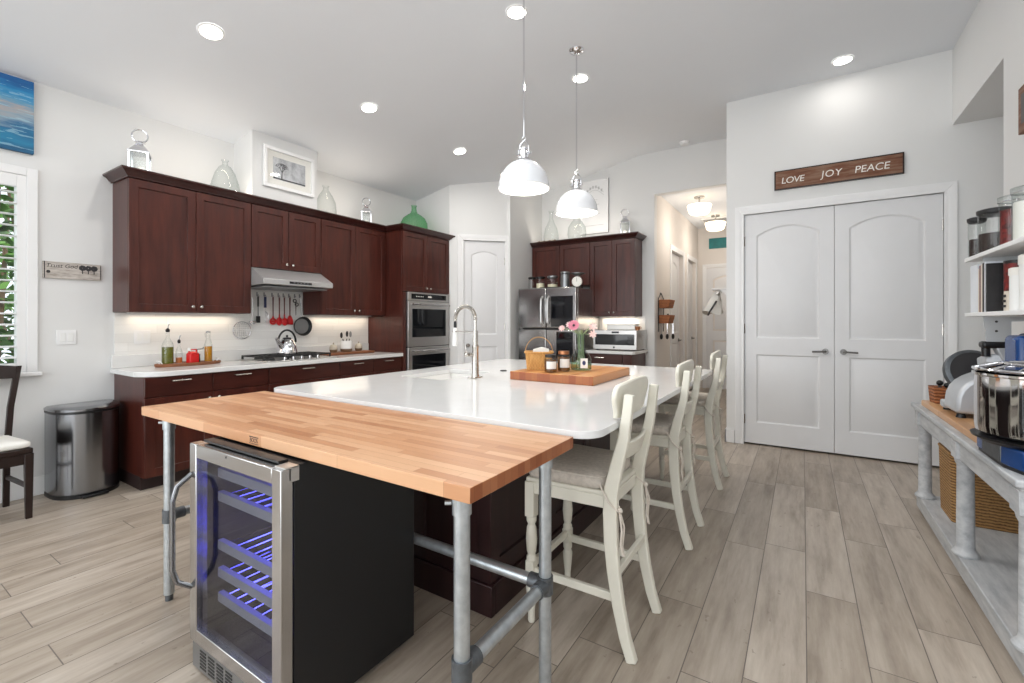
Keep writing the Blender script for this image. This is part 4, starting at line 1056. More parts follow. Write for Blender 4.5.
d = MB().box(0.0, 0.0, 0.06, rw, 0.06, FRZ-0.005).build('freezer_drawer', 'fridge_steel', t, bevel=0.012, seg=3)
mb = MB(); mb.tube([(0.1, 0.0, FRZ-0.07), (0.1, -0.05, FRZ-0.07), (rw-0.1, -0.05, FRZ-0.07), (rw-0.1, 0.0, FRZ-0.07)], 0.013, 10); mb.build('drawer_handle', 'steel', d)
mb = MB(); mb.box(rw/2-0.12, 0.03, rh-0.01, rw/2+0.12, 0.14, rh+0.012); mb.build('hinge_cover', 'black', t, bevel=0.004)
def canister(label, x, r, h, fill, lidmat='grey_metal', y=5.80, z=1.7655, cont='flour', name='glass_canister', cat='canister'):
    t = thing(name, label, cat, (x, y, z))
    MB().lathe([(0.0, 0.003), (r*0.97, 0.003), (r, 0.01), (r, h)], seg=28, cap=False).build('glass_body', 'glass', t)
    MB().lathe([(0.0, 0.006), (r-0.005, 0.006), (r-0.005, fill*h), (0.0, fill*h)], seg=28).build('contents', cont, t)
    MB().lathe([(r-0.006, h-0.01), (r+0.004, h), (r+0.005, h+0.018), (r*0.8, h+0.024), (0.0, h+0.026)], seg=28).build('lid', lidmat, t)
    return t
canister('narrow glass canister with dark lid at the left end of refrigerator top', -3.36, 0.05, 0.17, 0.12, 'iron')
canister('glass canister half full of flour, second from left on refrigerator', -3.22, 0.062, 0.17, 0.55, 'iron')
canister('wider glass canister a third full of flour, mid refrigerator top', -3.02, 0.075, 0.17, 0.42, 'grey_metal')
t = canister('tall steel-lidded canister next to the kitchen scale on refrigerator', -2.80, 0.062, 0.215, 0.1, 'grey_metal', 5.76)
MB().lathe([(0.064, 0.02), (0.064, 0.20)], seg=28, cap=False).build('metal_sleeve', 'grey_metal', t)
t = thing('kitchen_scale', 'old kitchen scale with round white dial on the refrigerator', 'scale', (-2.60, 5.74, 1.7655), 0.15)
MB().prism([(-0.06, 0.0), (0.06, 0.0), (0.04, 0.15), (-0.04, 0.15)], 'xz', -0.04, 0.05).build('body', 'iron', t, bevel=0.01)
f = MB().lathe([(0.0, -0.056), (0.062, -0.056), (0.07, -0.05), (0.07, -0.02), (0.0, -0.02)], (0, 0, 0.085), 32, 'Y').build('dial', 'paper', t)
mb = MB(); mb.box(-0.002, -0.058, 0.085, 0.002, -0.057, 0.14)
for k in range(12):
    a = 2*PI*k/12; mb.box(0.054*math.cos(a)-0.002, -0.058, 0.085+0.054*math.sin(a)-0.002, 0.054*math.cos(a)+0.002, -0.057, 0.085+0.054*math.sin(a)+0.002)
mb.build('dial_marks', 'ink', f)
MB().lathe([(0.012, 0.15), (0.012, 0.17), (0.05, 0.178), (0.10, 0.20), (0.10, 0.205), (0.04, 0.184), (0, 0.182)], seg=28).build('pan', 'grey_metal', t)
# on far cabinets
DF = U1+0.0505
deck_led('warm light strip lying on the deck of the far cabinets', -2.72, YF-0.27, 1.45, 0.03, DF, 3.2)
jug('clear bottle shaped jug at the left end of the far cabinets', (-3.30, YF-0.16, DF), [(0.0, 0.004), (0.10, 0.004), (0.115, 0.02), (0.115, 0.14), (0.095, 0.25), (0.05, 0.34), (0.03, 0.40), (0.028, 0.50), (0.042, 0.515), (0.042, 0.525)])
t = thing('shell_garland', 'small pile of pale shells around the foot of the clear bottle', 'shells', (-3.29, YF-0.305, DF))
for k in range(7):
    mb = MB(); mb.sphere((-0.14+k*0.045, 0.0, 0.025), 0.024, 1.0, 0.7, 1.0, 10, 7); mb.build('shell', 'cream_stone' if k % 2 else 'brown_glaze', t)
jug('wide clear glass jug behind the far pendant on far cabinets', (-2.86, YF-0.17, DF), [(0.0, 0.004), (0.09, 0.004), (0.12, 0.02), (0.14, 0.12), (0.13, 0.22), (0.08, 0.30), (0.05, 0.33), (0.05, 0.36), (0.06, 0.37)])
lantern('dark silver lantern at the right end of the far cabinets', (-2.12, YF-0.17, DF), 0.95, 0.35)
t = thing('wall_plaque', 'white framed board with faint grey lettering above the far cabinets', 'plaque', (-2.87, YF-0.001, 2.63))
pw, ph = 0.45, 0.80
MB().box(0, -0.02, 0, pw, 0, ph).build('board', 'trim', t)
mb = MB(); mb.box(0, -0.03, 0, 0.02, 0, ph); mb.box(pw-0.02, -0.03, 0, pw, 0, ph); mb.box(0.02, -0.03, 0, pw-0.02, 0, 0.02); mb.box(0.02, -0.03, ph-0.02, pw-0.02, 0, ph); mb.build('frame', 'trim', t, bevel=0.003)
mb = MB(); mb.tube([(pw/2-0.15+0.30*i/12, -0.021, 0.60+0.10*math.sin(PI*i/12)) for i in range(13)], 0.003, 5); mb.tube([(pw/2-0.15+0.30*i/12, -0.021, 0.56+0.09*math.sin(PI*i/12)) for i in range(13)], 0.003, 5)
for k in range(6): mb.box(pw/2-0.12+k*0.045, -0.022, 0.60+0.08*math.sin(PI*(k+.6)/6), pw/2-0.095+k*0.045, -0.02, 0.64+0.08*math.sin(PI*(k+.6)/6))
for z, w in ((0.50, 0.10), (0.43, 0.16), (0.36, 0.13), (0.29, 0.18), (0.12, 0.30)): mb.box(pw/2-w/2, -0.022, z, pw/2+w/2, -0.02, z+0.006)
fl = mb.build('faint_lettering', 'faint', t); fl['kind'] = 'stuff'

# ---------------------------------------------------------------- hall details
t = thing('wall_basket_rack', 'two-tier hanging wicker wall rack on the hall wall with tools below', 'wall rack', (HX0, 6.62, 1.06))
mb = MB()
for y in (0.0, 0.28): mb.tube([(0.012, y, 0.10), (0.012, y, 0.58)], 0.006, 6)
mb.tube([(0.012, 0.0, 0.58), (0.012, 0.14, 0.66), (0.012, 0.28, 0.58)], 0.006, 6).box(0.0, 0.12, 0.635, 0.01, 0.16, 0.665)
mb.build('wire_frame', 'iron', t)
for z in (0.22, 0.44):
    mb = MB(); mb.loft([[(0.015, 0.01, z), (0.15, 0.01, z), (0.15, 0.27, z), (0.015, 0.27, z)], [(0.015, 0.0, z+0.12), (0.18, 0.0, z+0.12), (0.18, 0.28, z+0.12), (0.015, 0.28, z+0.12)]]); mb.build('basket', 'rattan', t, bevel=0.01)
for i, (dx, dy, lb) in enumerate(((0.04, 0.05, 'black-handled measuring spoon hanging left below the wicker rack'), (0.10, 0.14, 'black-handled measuring spoon hanging in the middle below the wicker rack'), (0.16, 0.23, 'black-handled measuring spoon hanging right below the wicker rack'))):
    q = thing('measuring_spoon', lb, 'kitchen utensil', (HX0+dx, 6.62+dy, 1.06), 0, 'spoons under the hall rack')
    MB().tube([(0, 0, 0.22), (0, 0, 0.06)], 0.005, 6).build('handle', 'chrome', q); MB().sphere((0, 0, 0.03), 0.034, 0.6, 1, 1.2).build('bowl', 'black', q)
q = thing('dark_bottle', 'dark small bottle leaning out of the upper tier of wicker rack', 'bottle', (HX0+0.10, 6.80, 1.29))
MB().lathe([(0, 0), (0.03, 0), (0.03, 0.08), (0.012, 0.11), (0.012, 0.13), (0, 0.13)], seg=14).build('body', 'black', q)
t = tag(MB().box(-1.55, 9.575, 2.73, -1.05, 9.598, 2.93).build('hall_canvas', 'teal', bevel=0.003), 'narrow teal canvas over the door at the end of hall', 'painting')
t = thing('coat_shelf', 'white shelf with hooks projecting from the hall right wall', 'shelf', (HX1, 6.75, 1.60))
MB().box(-0.36, 0, 0.14, -0.002, 0.62, 0.165).build('shelf_board', 'trim', t, bevel=0.004)
mb = MB(); mb.prism([(-0.002, -0.10), (-0.002, 0.14), (-0.26, 0.14)], 'xz', 0.01, 0.035).prism([(-0.002, -0.10), (-0.002, 0.14), (-0.26, 0.14)], 'xz', 0.53, 0.555); mb.build('bracket', 'trim', t)
mb = MB()
for y in (0.15, 0.3, 0.45): mb.tube([(-0.30, y, 0.14), (-0.30, y, 0.09), (-0.325, y, 0.10)], 0.005, 6)
mb.build('hooks', 'nickel', t)
t = thing('green_bottle', 'dark green bottle standing on the hall coat shelf', 'bottle', (HX1-0.14, 6.95, 1.7655))
MB().lathe([(0, 0), (0.036, 0), (0.036, 0.12), (0.014, 0.19), (0.014, 0.24), (0, 0.24)], seg=18).build('body', 'glass_green', t); MB().lathe([(0, 0.003), (0.033, 0.003), (0.033, 0.11), (0, 0.11)], seg=16).build('contents', 'teal', t)
t = thing('hanging_cloth', 'white and grey cloths draped from the hooks of hall shelf', 'cloth', (HX1-0.32, 6.9, 1.69))
mb = MB(); rows = []
for i in range(8):
    z = -0.26*i/7; w = 0.05+0.10*i/7
    rows.append([(w*math.cos(a)*0.9-0.05*i/7, 0.02+w*math.sin(a)*0.7+0.015*math.sin(3*a+i), z+0.03*math.sin(2*a)) for a in [2*PI*k/14 for k in range(14)]])
mb.loft(rows); mb.build('cloth', 'paper', t)
mb = MB(); mb.tube([(0.02, -0.12, -0.10), (-0.06, -0.13, -0.24), (-0.09, -0.13, -0.30)], 0.012, 6); mb.build('strap', 'ink', t)
t = thing('ceiling_vent', 'grey return air grille on the hall ceiling', 'vent', (HX0+0.45, 9.1, 3.15))
MB().box(-0.25, -0.35, -0.012, 0.25, 0.35, 0).build('frame', 'trim', t)
mb = MB()
for k in range(12): mb.box(-0.22, -0.32+k*0.054, -0.016, 0.22, -0.29+k*0.054, -0.012)
mb.build('slat', 'ink_grey', t)

# ---------------------------------------------------------------- island
IX0, IX1, IY0, IY1 = -2.65, -0.606, 1.474, 3.99
SK = (-2.42, 2.30, -2.02, 2.86)
mb = MB().holed(rrect(IX0, IY0, IX1, IY1, 0.10, 8), [list(reversed(rrect(*SK, 0.03, 4)))], 0.886, 0.914)
t = thing('kitchen_island', 'large island with dark cherry base and white quartz top', 'island', (0, 0, 0))
mb.build('island_top', 'quartz', t, bevel=0.006, seg=3)
BX0, BX1, BY0, BY1 = -2.57, -1.16, 1.64, 3.86
mb = MB(); mb.box(BX0+0.02, BY0+0.02, 0.0, BX1-0.02, BY0+0.03, 0.885); mb.box(BX1-0.03, BY0+0.03, 0.0, BX1-0.02, BY1-0.02, 0.885); mb.box(BX0+0.02, BY0+0.03, 0.1, BX0+0.03, BY1-0.02, 0.885); mb.box(BX0+0.02, BY1-0.03, 0, BX1-0.02, BY1-0.02, 0.885)
mb.build('base', 'dark_cherry', t)
def ipanel(F, w): return MB().panel(F, w, 0.743, 0.02, [rect(0.07, 0.09, w-0.07, 0.67)], 0.014, 0.002)
nx = 3; w = (BX1-BX0)/nx
for k in range(nx): ipanel(frame((BX0+k*w+0.002, BY0, 0.14), (1, 0, 0), (0, -1, 0)), w-0.004).build('end_panel', 'dark_cherry', t, bevel=0.002, seg=1)
ny = 4; w = (BY1-BY0)/ny
for k in range(ny): ipanel(frame((BX1, BY0+k*w+0.002, 0.14), (0, 1, 0), (1, 0, 0)), w-0.004).build('side_panel', 'dark_cherry', t, bevel=0.002, seg=1)
for k in range(ny):
    F = frame((BX0, BY0+(k+1)*w-0.002, 0.14), (0, -1, 0), (-1, 0, 0)); shaker(t, F, w-0.004, 0.73, 'dark_cherry', 'door', knob=(0.05, 0.66))
mb = MB(); mb.box(BX0-0.002, BY0-0.012, 0.0, BX1+0.012, BY0+0.02, 0.138); mb.box(BX1-0.02, BY0+0.02, 0, BX1+0.012, BY1, 0.138); mb.build('plinth', 'dark_cherry', t, bevel=0.004)
t = thing('sink_basin', 'white undermount sink let into the island top', 'sink', (0, 0, 0))
x0, y0, x1, y1 = SK; mb = MB()
mb.box(x0-0.012, y0-0.012, 0.66, x1+0.012, y1+0.012, 0.672)
mb.box(x0-0.012, y0-0.012, 0.672, x0-0.002, y1+0.012, 0.884); mb.box(x1+0.002, y0-0.012, 0.672, x1+0.012, y1+0.012, 0.884); mb.box(x0, y0-0.012, 0.672, x1, y0-0.002, 0.884); mb.box(x0, y1+0.002, 0.672, x1, y1+0.012, 0.884)
mb.build('bowl', 'ceramic', t); MB().lathe([(0, 0.672), (0.045, 0.672), (0.045, 0.676), (0, 0.677)], ((x0+x1)/2, (y0+y1)/2, 0), 20).build('drain', 'chrome', t)
t = thing('kitchen_faucet', 'brushed nickel spring faucet arching over the island sink', 'faucet', (-1.905, 2.51, 0.9145))
MB().lathe([(0.0, 0.0), (0.075, 0.0), (0.077, 0.003), (0.074, 0.007), (0.0, 0.007)], seg=32, sx=0.42, sy=1.0).build('deck_plate', 'nickel', t)
MB().lathe([(0.0, 0.006), (0.027, 0.006), (0.027, 0.02), (0.024, 0.03), (0.022, 0.20), (0.024, 0.205), (0.024, 0.225), (0.0, 0.225)], seg=24).build('body', 'nickel', t)
pts = [(0, 0, 0.22), (0, 0, 0.40)]
for i in range(1, 13):
    a = PI*i/12; pts.append((-0.09+0.09*math.cos(a), 0, 0.40+0.095*math.sin(a)))
pts += [(-0.18, 0, 0.385)]
MB().cyl((0, 0, 0.22), (0, 0, 0.325), 0.018).tube(pts, 0.0095, 12).build('gooseneck', 'nickel', t)
mb = MB(); P = [Vector(p) for p in pts[1:]]; hel = []
for i in range(len(P)-1):
    d = (P[i+1]-P[i]); n = max(2, int(d.length/0.0035)); 
    for k in range(n):
        p = P[i]+d*k/n; hel.append(p)
for k in range(0, len(hel)-1, 2):
    d = (hel[min(k+1, len(hel)-1)]-hel[max(k-1, 0)]).normalized(); u = Vector((0, 1, 0)); v = d.cross(u)
    mb.tube([hel[k]+(u*math.cos(a)+v*math.sin(a))*0.0125 for a in [2*PI*j/10 for j in range(10)]], 0.0022, 4, closed=True)
mb.build('spring_coil', 'nickel', t)
MB().tube([(-0.18, 0, 0.39), (-0.18, 0, 0.36), (-0.18, 0, 0.33)], 0.011, 10).build('hose_tip', 'black', t)
MB().lathe([(0.0, 0.215), (0.018, 0.215), (0.020, 0.24), (0.014, 0.32), (0.012, 0.345), (0, 0.345)], (-0.18, 0, 0), 18).build('spray_head', 'white_plastic', t)
MB().tube([(0, 0, 0.318), (-0.18, 0, 0.318)], 0.005, 8).torus((-0.18, 0, 0.318), 0.019, 0.004, 'Z', 20, 6).build('docking_arm', 'nickel', t)
MB().tube([(-0.01, -0.02, 0.16), (-0.02, -0.05, 0.165)], 0.013, 12).sphere((-0.025, -0.066, 0.166), 0.017).tube([(-0.025, -0.066, 0.166), (-0.03, -0.07, 0.225)], 0.005, 8).build('lever', 'nickel', t)
t = tag(MB().lathe([(0.0, 0.009), (0.02, 0.009), (0.026, 0.005), (0.027, 0.0), (0, 0)], seg=24).build('air_switch', 'black'), 'small round black air switch button set in the island top', 'button'); t.location = (-1.985, 2.98, 0.9145)
# board and things on it
t = tag(MB().box(-0.30, -0.345, 0, 0.295, 0.345, 0.055).build('cutting_board', 'board', bevel=0.004), 'thick butcher block cutting board lying on the island top', 'cutting board'); t.location = (-1.36, 2.915, 0.9145)
ZC = 0.9145+0.0555
t = thing('splint_basket', 'small honey-coloured woven basket with a hoop handle on cutting board', 'basket', (-1.56, 2.79, ZC), 0.5)
def taper(a0, b0, a1, b1, h, r=0.02):
    mb = MB(); mb.loft([[(x, y, 0) for x, y in rrect(-a0, -b0, a0, b0, r)], [(x, y, h) for x, y in rrect(-a1, -b1, a1, b1, r)], [(x, y, h) for x, y in rrect(-a1+0.006, -b1+0.006, a1-0.006, b1-0.006, r)], [(x, y, 0.006) for x, y in rrect(-a0+0.006, -b0+0.006, a0-0.006, b0-0.006, r)]]); return mb
taper(0.084, 0.06, 0.094, 0.07, 0.125).build('basket_body', 'wicker_light', t)
mb = MB(); mb.tube([(x, y, 0.12) for x, y in rrect(-0.097, -0.073, 0.097, 0.073, 0.02)], 0.006, 6, closed=True); mb.build('rim', 'wicker_light', t)
mb = MB(); mb.sweep([(0.096*math.cos(a), 0, 0.115+0.11*math.sin(a)) for a in [PI*i/14 for i in range(15)]], 0.016, 0.004); mb.build('handle', 'wicker_light', t)
t2 = thing('paper_napkins', 'white paper poking out of the small hoop-handled basket', 'napkins', (-1.56, 2.79, ZC+0.01), 0.5)
MB().prism([(-0.06, 0), (0.06, 0), (0.07, 0.13), (0.02, 0.145), (-0.04, 0.128)], 'xz', -0.03, 0.02).build('sheets', 'paper', t2)
def pjar(label, loc, r, h, lid, group='honey jars on the board'):
    t = thing('preserve_jar', label, 'jar', loc, 0, group)
    MB().lathe([(0.0, 0.002), (r*0.95, 0.002), (r, 0.008), (r, h*0.78), (r*0.8, h*0.86), (r*0.8, h*0.9)], seg=24, cap=False).build('glass_body', 'glass', t)
    MB().lathe([(0.0, 0.004), (r-0.002, 0.006), (r-0.002, h*0.72), (0.0, h*0.72)], seg=24).build('contents', 'honey', t)
    MB().lathe([(r*0.84, h*0.84), (r*0.88, h*0.85), (r*0.88, h), (0.0, h+0.002)], seg=24).build('lid', lid, t)
    mb = MB(); seg = 12; lo, hi = [], []
    for i in range(seg+1):
        a = -2.3+1.7*i/seg+0.55; lo.append(((r+0.001)*math.cos(a), (r+0.001)*math.sin(a), h*0.2)); hi.append(((r+0.001)*math.cos(a), (r+0.001)*math.sin(a), h*0.62))
    for i in range(seg): mb.face([lo[i], lo[i+1], hi[i+1], hi[i]])
    lab = mb.build('paper_label', 'paper', t)
pjar('amber preserve jar nearest the front corner, left of the vase', (-1.405, 2.67, ZC), 0.042, 0.115, 'iron')
pjar('amber preserve jar with copper lid tucked against the flower vase', (-1.355, 2.765, ZC), 0.042, 0.135, 'copper')
t = thing('flower_vase', 'clear glass bottle vase with paper tag holding pink flowers', 'vase', (-1.29, 2.90, ZC))
MB().lathe([(0.0, 0.003), (0.066, 0.003), (0.072, 0.012), (0.072, 0.07), (0.06, 0.105), (0.034, 0.13), (0.026, 0.15), (0.025, 0.235), (0.031, 0.245), (0.031, 0.255)], seg=32, cap=False).build('glass_body', 'glass_vase', t)
MB().lathe([(0.0, 0.006), (0.068, 0.008), (0.068, 0.06), (0.0, 0.06)], seg=28).build('water', 'vase_water', t)
mb = MB()
for k in range(5):
    a = k*1.26; mb.tube([(0.035*math.cos(a), 0.035*math.sin(a), 0.01), (0.016*math.cos(a+.3), 0.016*math.sin(a+.3), 0.13), (0.017*math.cos(a+.6), 0.017*math.sin(a+.6), 0.25)], 0.003, 6)
for k in range(6):
    a = k*1.05; c = Vector((0.03*math.cos(a), 0.03*math.sin(a), 0.255)); d = Vector((math.cos(a), math.sin(a), 0.9)).normalized(); w = d.cross(Vector((0, 0, 1))).normalized()*0.009
    mb.loft([[c-d*0.02, c+w+d*0.01, c+d*0.04, c-w+d*0.01], [p-Vector((0, 0, 0.002)) for p in (c-d*0.02, c+w+d*0.01, c+d*0.04, c-w+d*0.01)]])
mb.build('cut_stems', 'stem', t)
tg = MB().box(0.01, -0.079, 0.02, 0.058, -0.075, 0.085).xf(Matrix.Rotation(0.25, 4, 'Z')).build('paper_tag', 'paper', t)
MB().sphere((0.034, -0.079, 0.055), 0.012, 1, 0.1, 1.3, 10, 8).xf(Matrix.Rotation(0.25, 4, 'Z')).build('tag_emblem', 'blue_handle', tg)
def flower(name, label, tip, r, mat, np_):
    t = thing(name, label, 'flower', (-1.29, 2.90, ZC+0.02)); tx, ty, tz = tip
    MB().tube([(tx*0.08, ty*0.08, 0.0), (tx*0.12, ty*0.12, 0.12), (tx*0.2, ty*0.2, 0.23), (tx*0.6, ty*0.6, 0.23+(tz-0.23)*0.75), tip], 0.0028, 6).build('stem', 'stem', t)
    hd = MB(); nrm = Vector((tx*0.5+0.1, ty-0.25, 0.12)).normalized(); u = nrm.orthogonal().normalized(); v = nrm.cross(u); c = Vector(tip)
    for k in range(np_):
        a = 2*PI*k/np_; d = u*math.cos(a)+v*math.sin(a); s = u*-math.sin(a)+v*math.cos(a)
        p = [c, c+d*r*0.45+s*r*0.26+nrm*r*0.25, c+d*r+s*r*0.16+nrm*r*0.3, c+d*r*1.06+nrm*r*0.25, c+d*r-s*r*0.16+nrm*r*0.3, c+d*r*0.45-s*r*0.26+nrm*r*0.25]
        q = [x-nrm*0.002 for x in p]
        hd.loft([p, q])
    hd.build('petals', mat, t); MB().sphere(c+nrm*0.006, r*0.24, seg=10, rings=6).build('flower_centre', 'ink' if np_ > 9 else 'blush', t)
flower('pink_gerbera', 'large pink daisy-like flower with dark centre in the vase', (-0.04, -0.03, 0.285), 0.036, 'pink', 14)
flower('blush_rose', 'pale blush bloom leaning far left of the vase', (-0.13, -0.03, 0.265), 0.022, 'blush', 8)
flower('blush_carnation', 'blush bud just left of the large pink flower', (-0.085, -0.01, 0.29), 0.022, 'blush', 8)
flower('blush_lily', 'pale blush bloom arching right and high over the microwave side', (0.075, 0.03, 0.275), 0.03, 'blush', 6)
flower('blush_freesia', 'small blush bloom drooping at the right side of the vase', (0.09, -0.01, 0.225), 0.026, 'blush', 7)

# ---------------------------------------------------------------- butcher block pipe table and wine cooler
t = thing('butcher_block_table', 'butcher block table on galvanised pipe legs pushed against the island end', 'table', (0, 0, 0))
TX0, TX1, TY0_, TY1_ = -2.635, -0.675, 0.868, 1.453
top = MB().box(TX0, TY0_, 0.86, TX1, TY1_, 0.90).build('table_top', 'butcher', t, bevel=0.002)
st = text('maker_stamp', 'BOOS', 0.021, 'ink', top, on_y((-1.645, TY0_-0.0002, 0.872)), 0.0003, space=0.9)
mb = MB(); mb.box(-1.675, TY0_-0.0006, 0.889, -1.615, TY0_+0.001, 0.892); mb.box(-1.675, TY0_-0.0006, 0.866, -1.615, TY0_+0.001, 0.868); mb.build('stamp_border', 'ink', top)
LX, LY = (-2.50, -0.75), (0.93, 1.385); RZ = 0.395
for i, x in enumerate(LX):
    for j, y in enumerate(LY):
        lg = MB().cyl((x, y, 0.03), (x, y, 0.858), 0.0215, seg=24).build('leg', 'galv', t)
        MB().cyl((x, y, 0.0), (x, y, 0.032), 0.016, seg=16).build('foot_plug', 'galv_fit', lg)
        MB().cyl((x, y, 0.80), (x, y, 0.859), 0.0255, seg=24).cyl((x-0.02, y-0.018, 0.83), (x-0.034, y-0.028, 0.83), 0.006, seg=8).build('top_collar', 'galv', lg)
        sy = 1 if j == 0 else -1
        MB().cyl((x, y, RZ-0.03), (x, y, RZ+0.03), 0.0275, seg=24).cyl((x, y, RZ), (x, y+sy*0.06, RZ), 0.0255, seg=20).build('tee_fitting', 'galv_fit', lg)
        if j == 1:
            sx = 1 if i == 0 else -1
            MB().cyl((x, y, RZ), (x+sx*0.06, y, RZ), 0.0255, seg=20).build('side_outlet', 'galv_fit', lg)
for x in LX: MB().cyl((x, LY[0]+0.03, RZ), (x, LY[1]-0.03, RZ), 0.0205, seg=20).build('side_rail', 'galv', t)
MB().cyl((LX[0]+0.03, LY[1], RZ), (LX[1]-0.03, LY[1], RZ), 0.0205, seg=20).build('back_rail', 'galv', t)
# wine cooler
CX0, CX1, CY0, CY1, CZ = -1.935, -1.335, 0.785, 1.352, 0.852
t = thing('wine_cooler', 'black wine cooler with stainless framed glass door under the butcher block', 'wine cooler', (CX0, CY0, 0))
cw = CX1-CX0; dp = CY1-CY0
mb = MB(); w_ = 0.025
mb.box(0.004, 0.045, 0.09, w_, dp, CZ); mb.box(cw-w_, 0.045, 0.02, cw-0.004, dp, CZ); mb.box(w_, dp-w_, 0.09, cw-w_, dp, CZ); mb.box(w_, 0.045, CZ-w_, cw-w_, dp-w_, CZ); mb.box(0.004, 0.045, 0.02, cw-w_, dp, 0.12)
mb.build('cabinet', 'black_satin', t, bevel=0.003)
dr = MB(); dz0, dz1 = 0.115, 0.848; fwid = 0.05
for a in ((0, dz0, fwid, dz1), (cw-fwid, dz0, cw, dz1), (fwid, dz0, cw-fwid, dz0+fwid), (fwid, dz1-fwid, cw-fwid, dz1)): dr.box(a[0], 0.0, a[1], a[2], 0.04, a[3])
dr = dr.build('door', 'steel_v', t, bevel=0.003)
MB().box(fwid-0.004, 0.012, dz0+fwid-0.004, cw-fwid+0.004, 0.016, dz1-fwid+0.004).build('door_glass', 'glass_dark', dr)
mb = MB(); hx = 0.018
mb.tube([(hx, 0.0, 0.735), (hx-0.005, -0.045, 0.70), (hx-0.005, -0.06, 0.65), (hx-0.005, -0.06, 0.40), (hx-0.005, -0.045, 0.35), (hx, 0.0, 0.315)], 0.0095, 10); mb.build('door_handle', 'bin_steel', dr)
MB().cyl((cw*0.45, -0.001, dz1-0.012), (cw*0.45, 0.003, dz1-0.012), 0.004, seg=10).build('lock', 'ink', dr)
MB().box(0.05, 0.028, CZ+0.0005, cw-0.06, 0.06, CZ+0.008).build('top_gasket', 'black', t)
mb = MB(); mb.box(cw-0.05, 0.01, CZ-0.003, cw+0.008, 0.055, CZ+0.001); mb.box(cw+0.004, 0.03, CZ-0.045, cw+0.008, 0.055, CZ); mb.build('hinge_bracket', 'steel', t)
gl = MB().box(0.0, 0.01, 0.01, cw, 0.05, 0.108).build('toe_grille', 'grey_metal', t, bevel=0.002)
mb = MB()
for c in range(8):
    if c == 4: continue
    for r in range(6): mb.box(0.06+c*0.062, 0.0085, 0.025+r*0.012, 0.105+c*0.062, 0.012, 0.031+r*0.012)
mb.build('grille_slots', 'black', gl)['kind'] = 'stuff'
for k, z in enumerate((0.725, 0.635, 0.45, 0.345, 0.25)):
    s = MB().box(w_+0.025, 0.075, z-0.017, cw-w_-0.025, 0.095, z+0.017).build('shelf', 'shelf_grey', t)
    mb = MB()
    for q in range(9): mb.tube([(w_+0.045+q*0.058, 0.09, z), (w_+0.045+q*0.058, dp-0.05, z)], 0.0035, 5)
    mb.build('shelf_wires', 'chrome', s)
for z in (0.80, 0.555):
    MB().box(0.1, dp-0.04, z, cw-0.1, dp-0.03, z+0.012).build('led_strip', 'led_blue', t)
area('cooler_led', (cw*0.55, dp-0.22, 0.815), (0, 0, 0), 0.40, 0.3, 3.6, (0.10, 0.10, 1.0), 'RECTANGLE', t)
area('cooler_led', (cw*0.55, dp-0.22, 0.56), (0, 0, 0), 0.40, 0.3, 2.8, (0.10, 0.10, 1.0), 'RECTANGLE', t)

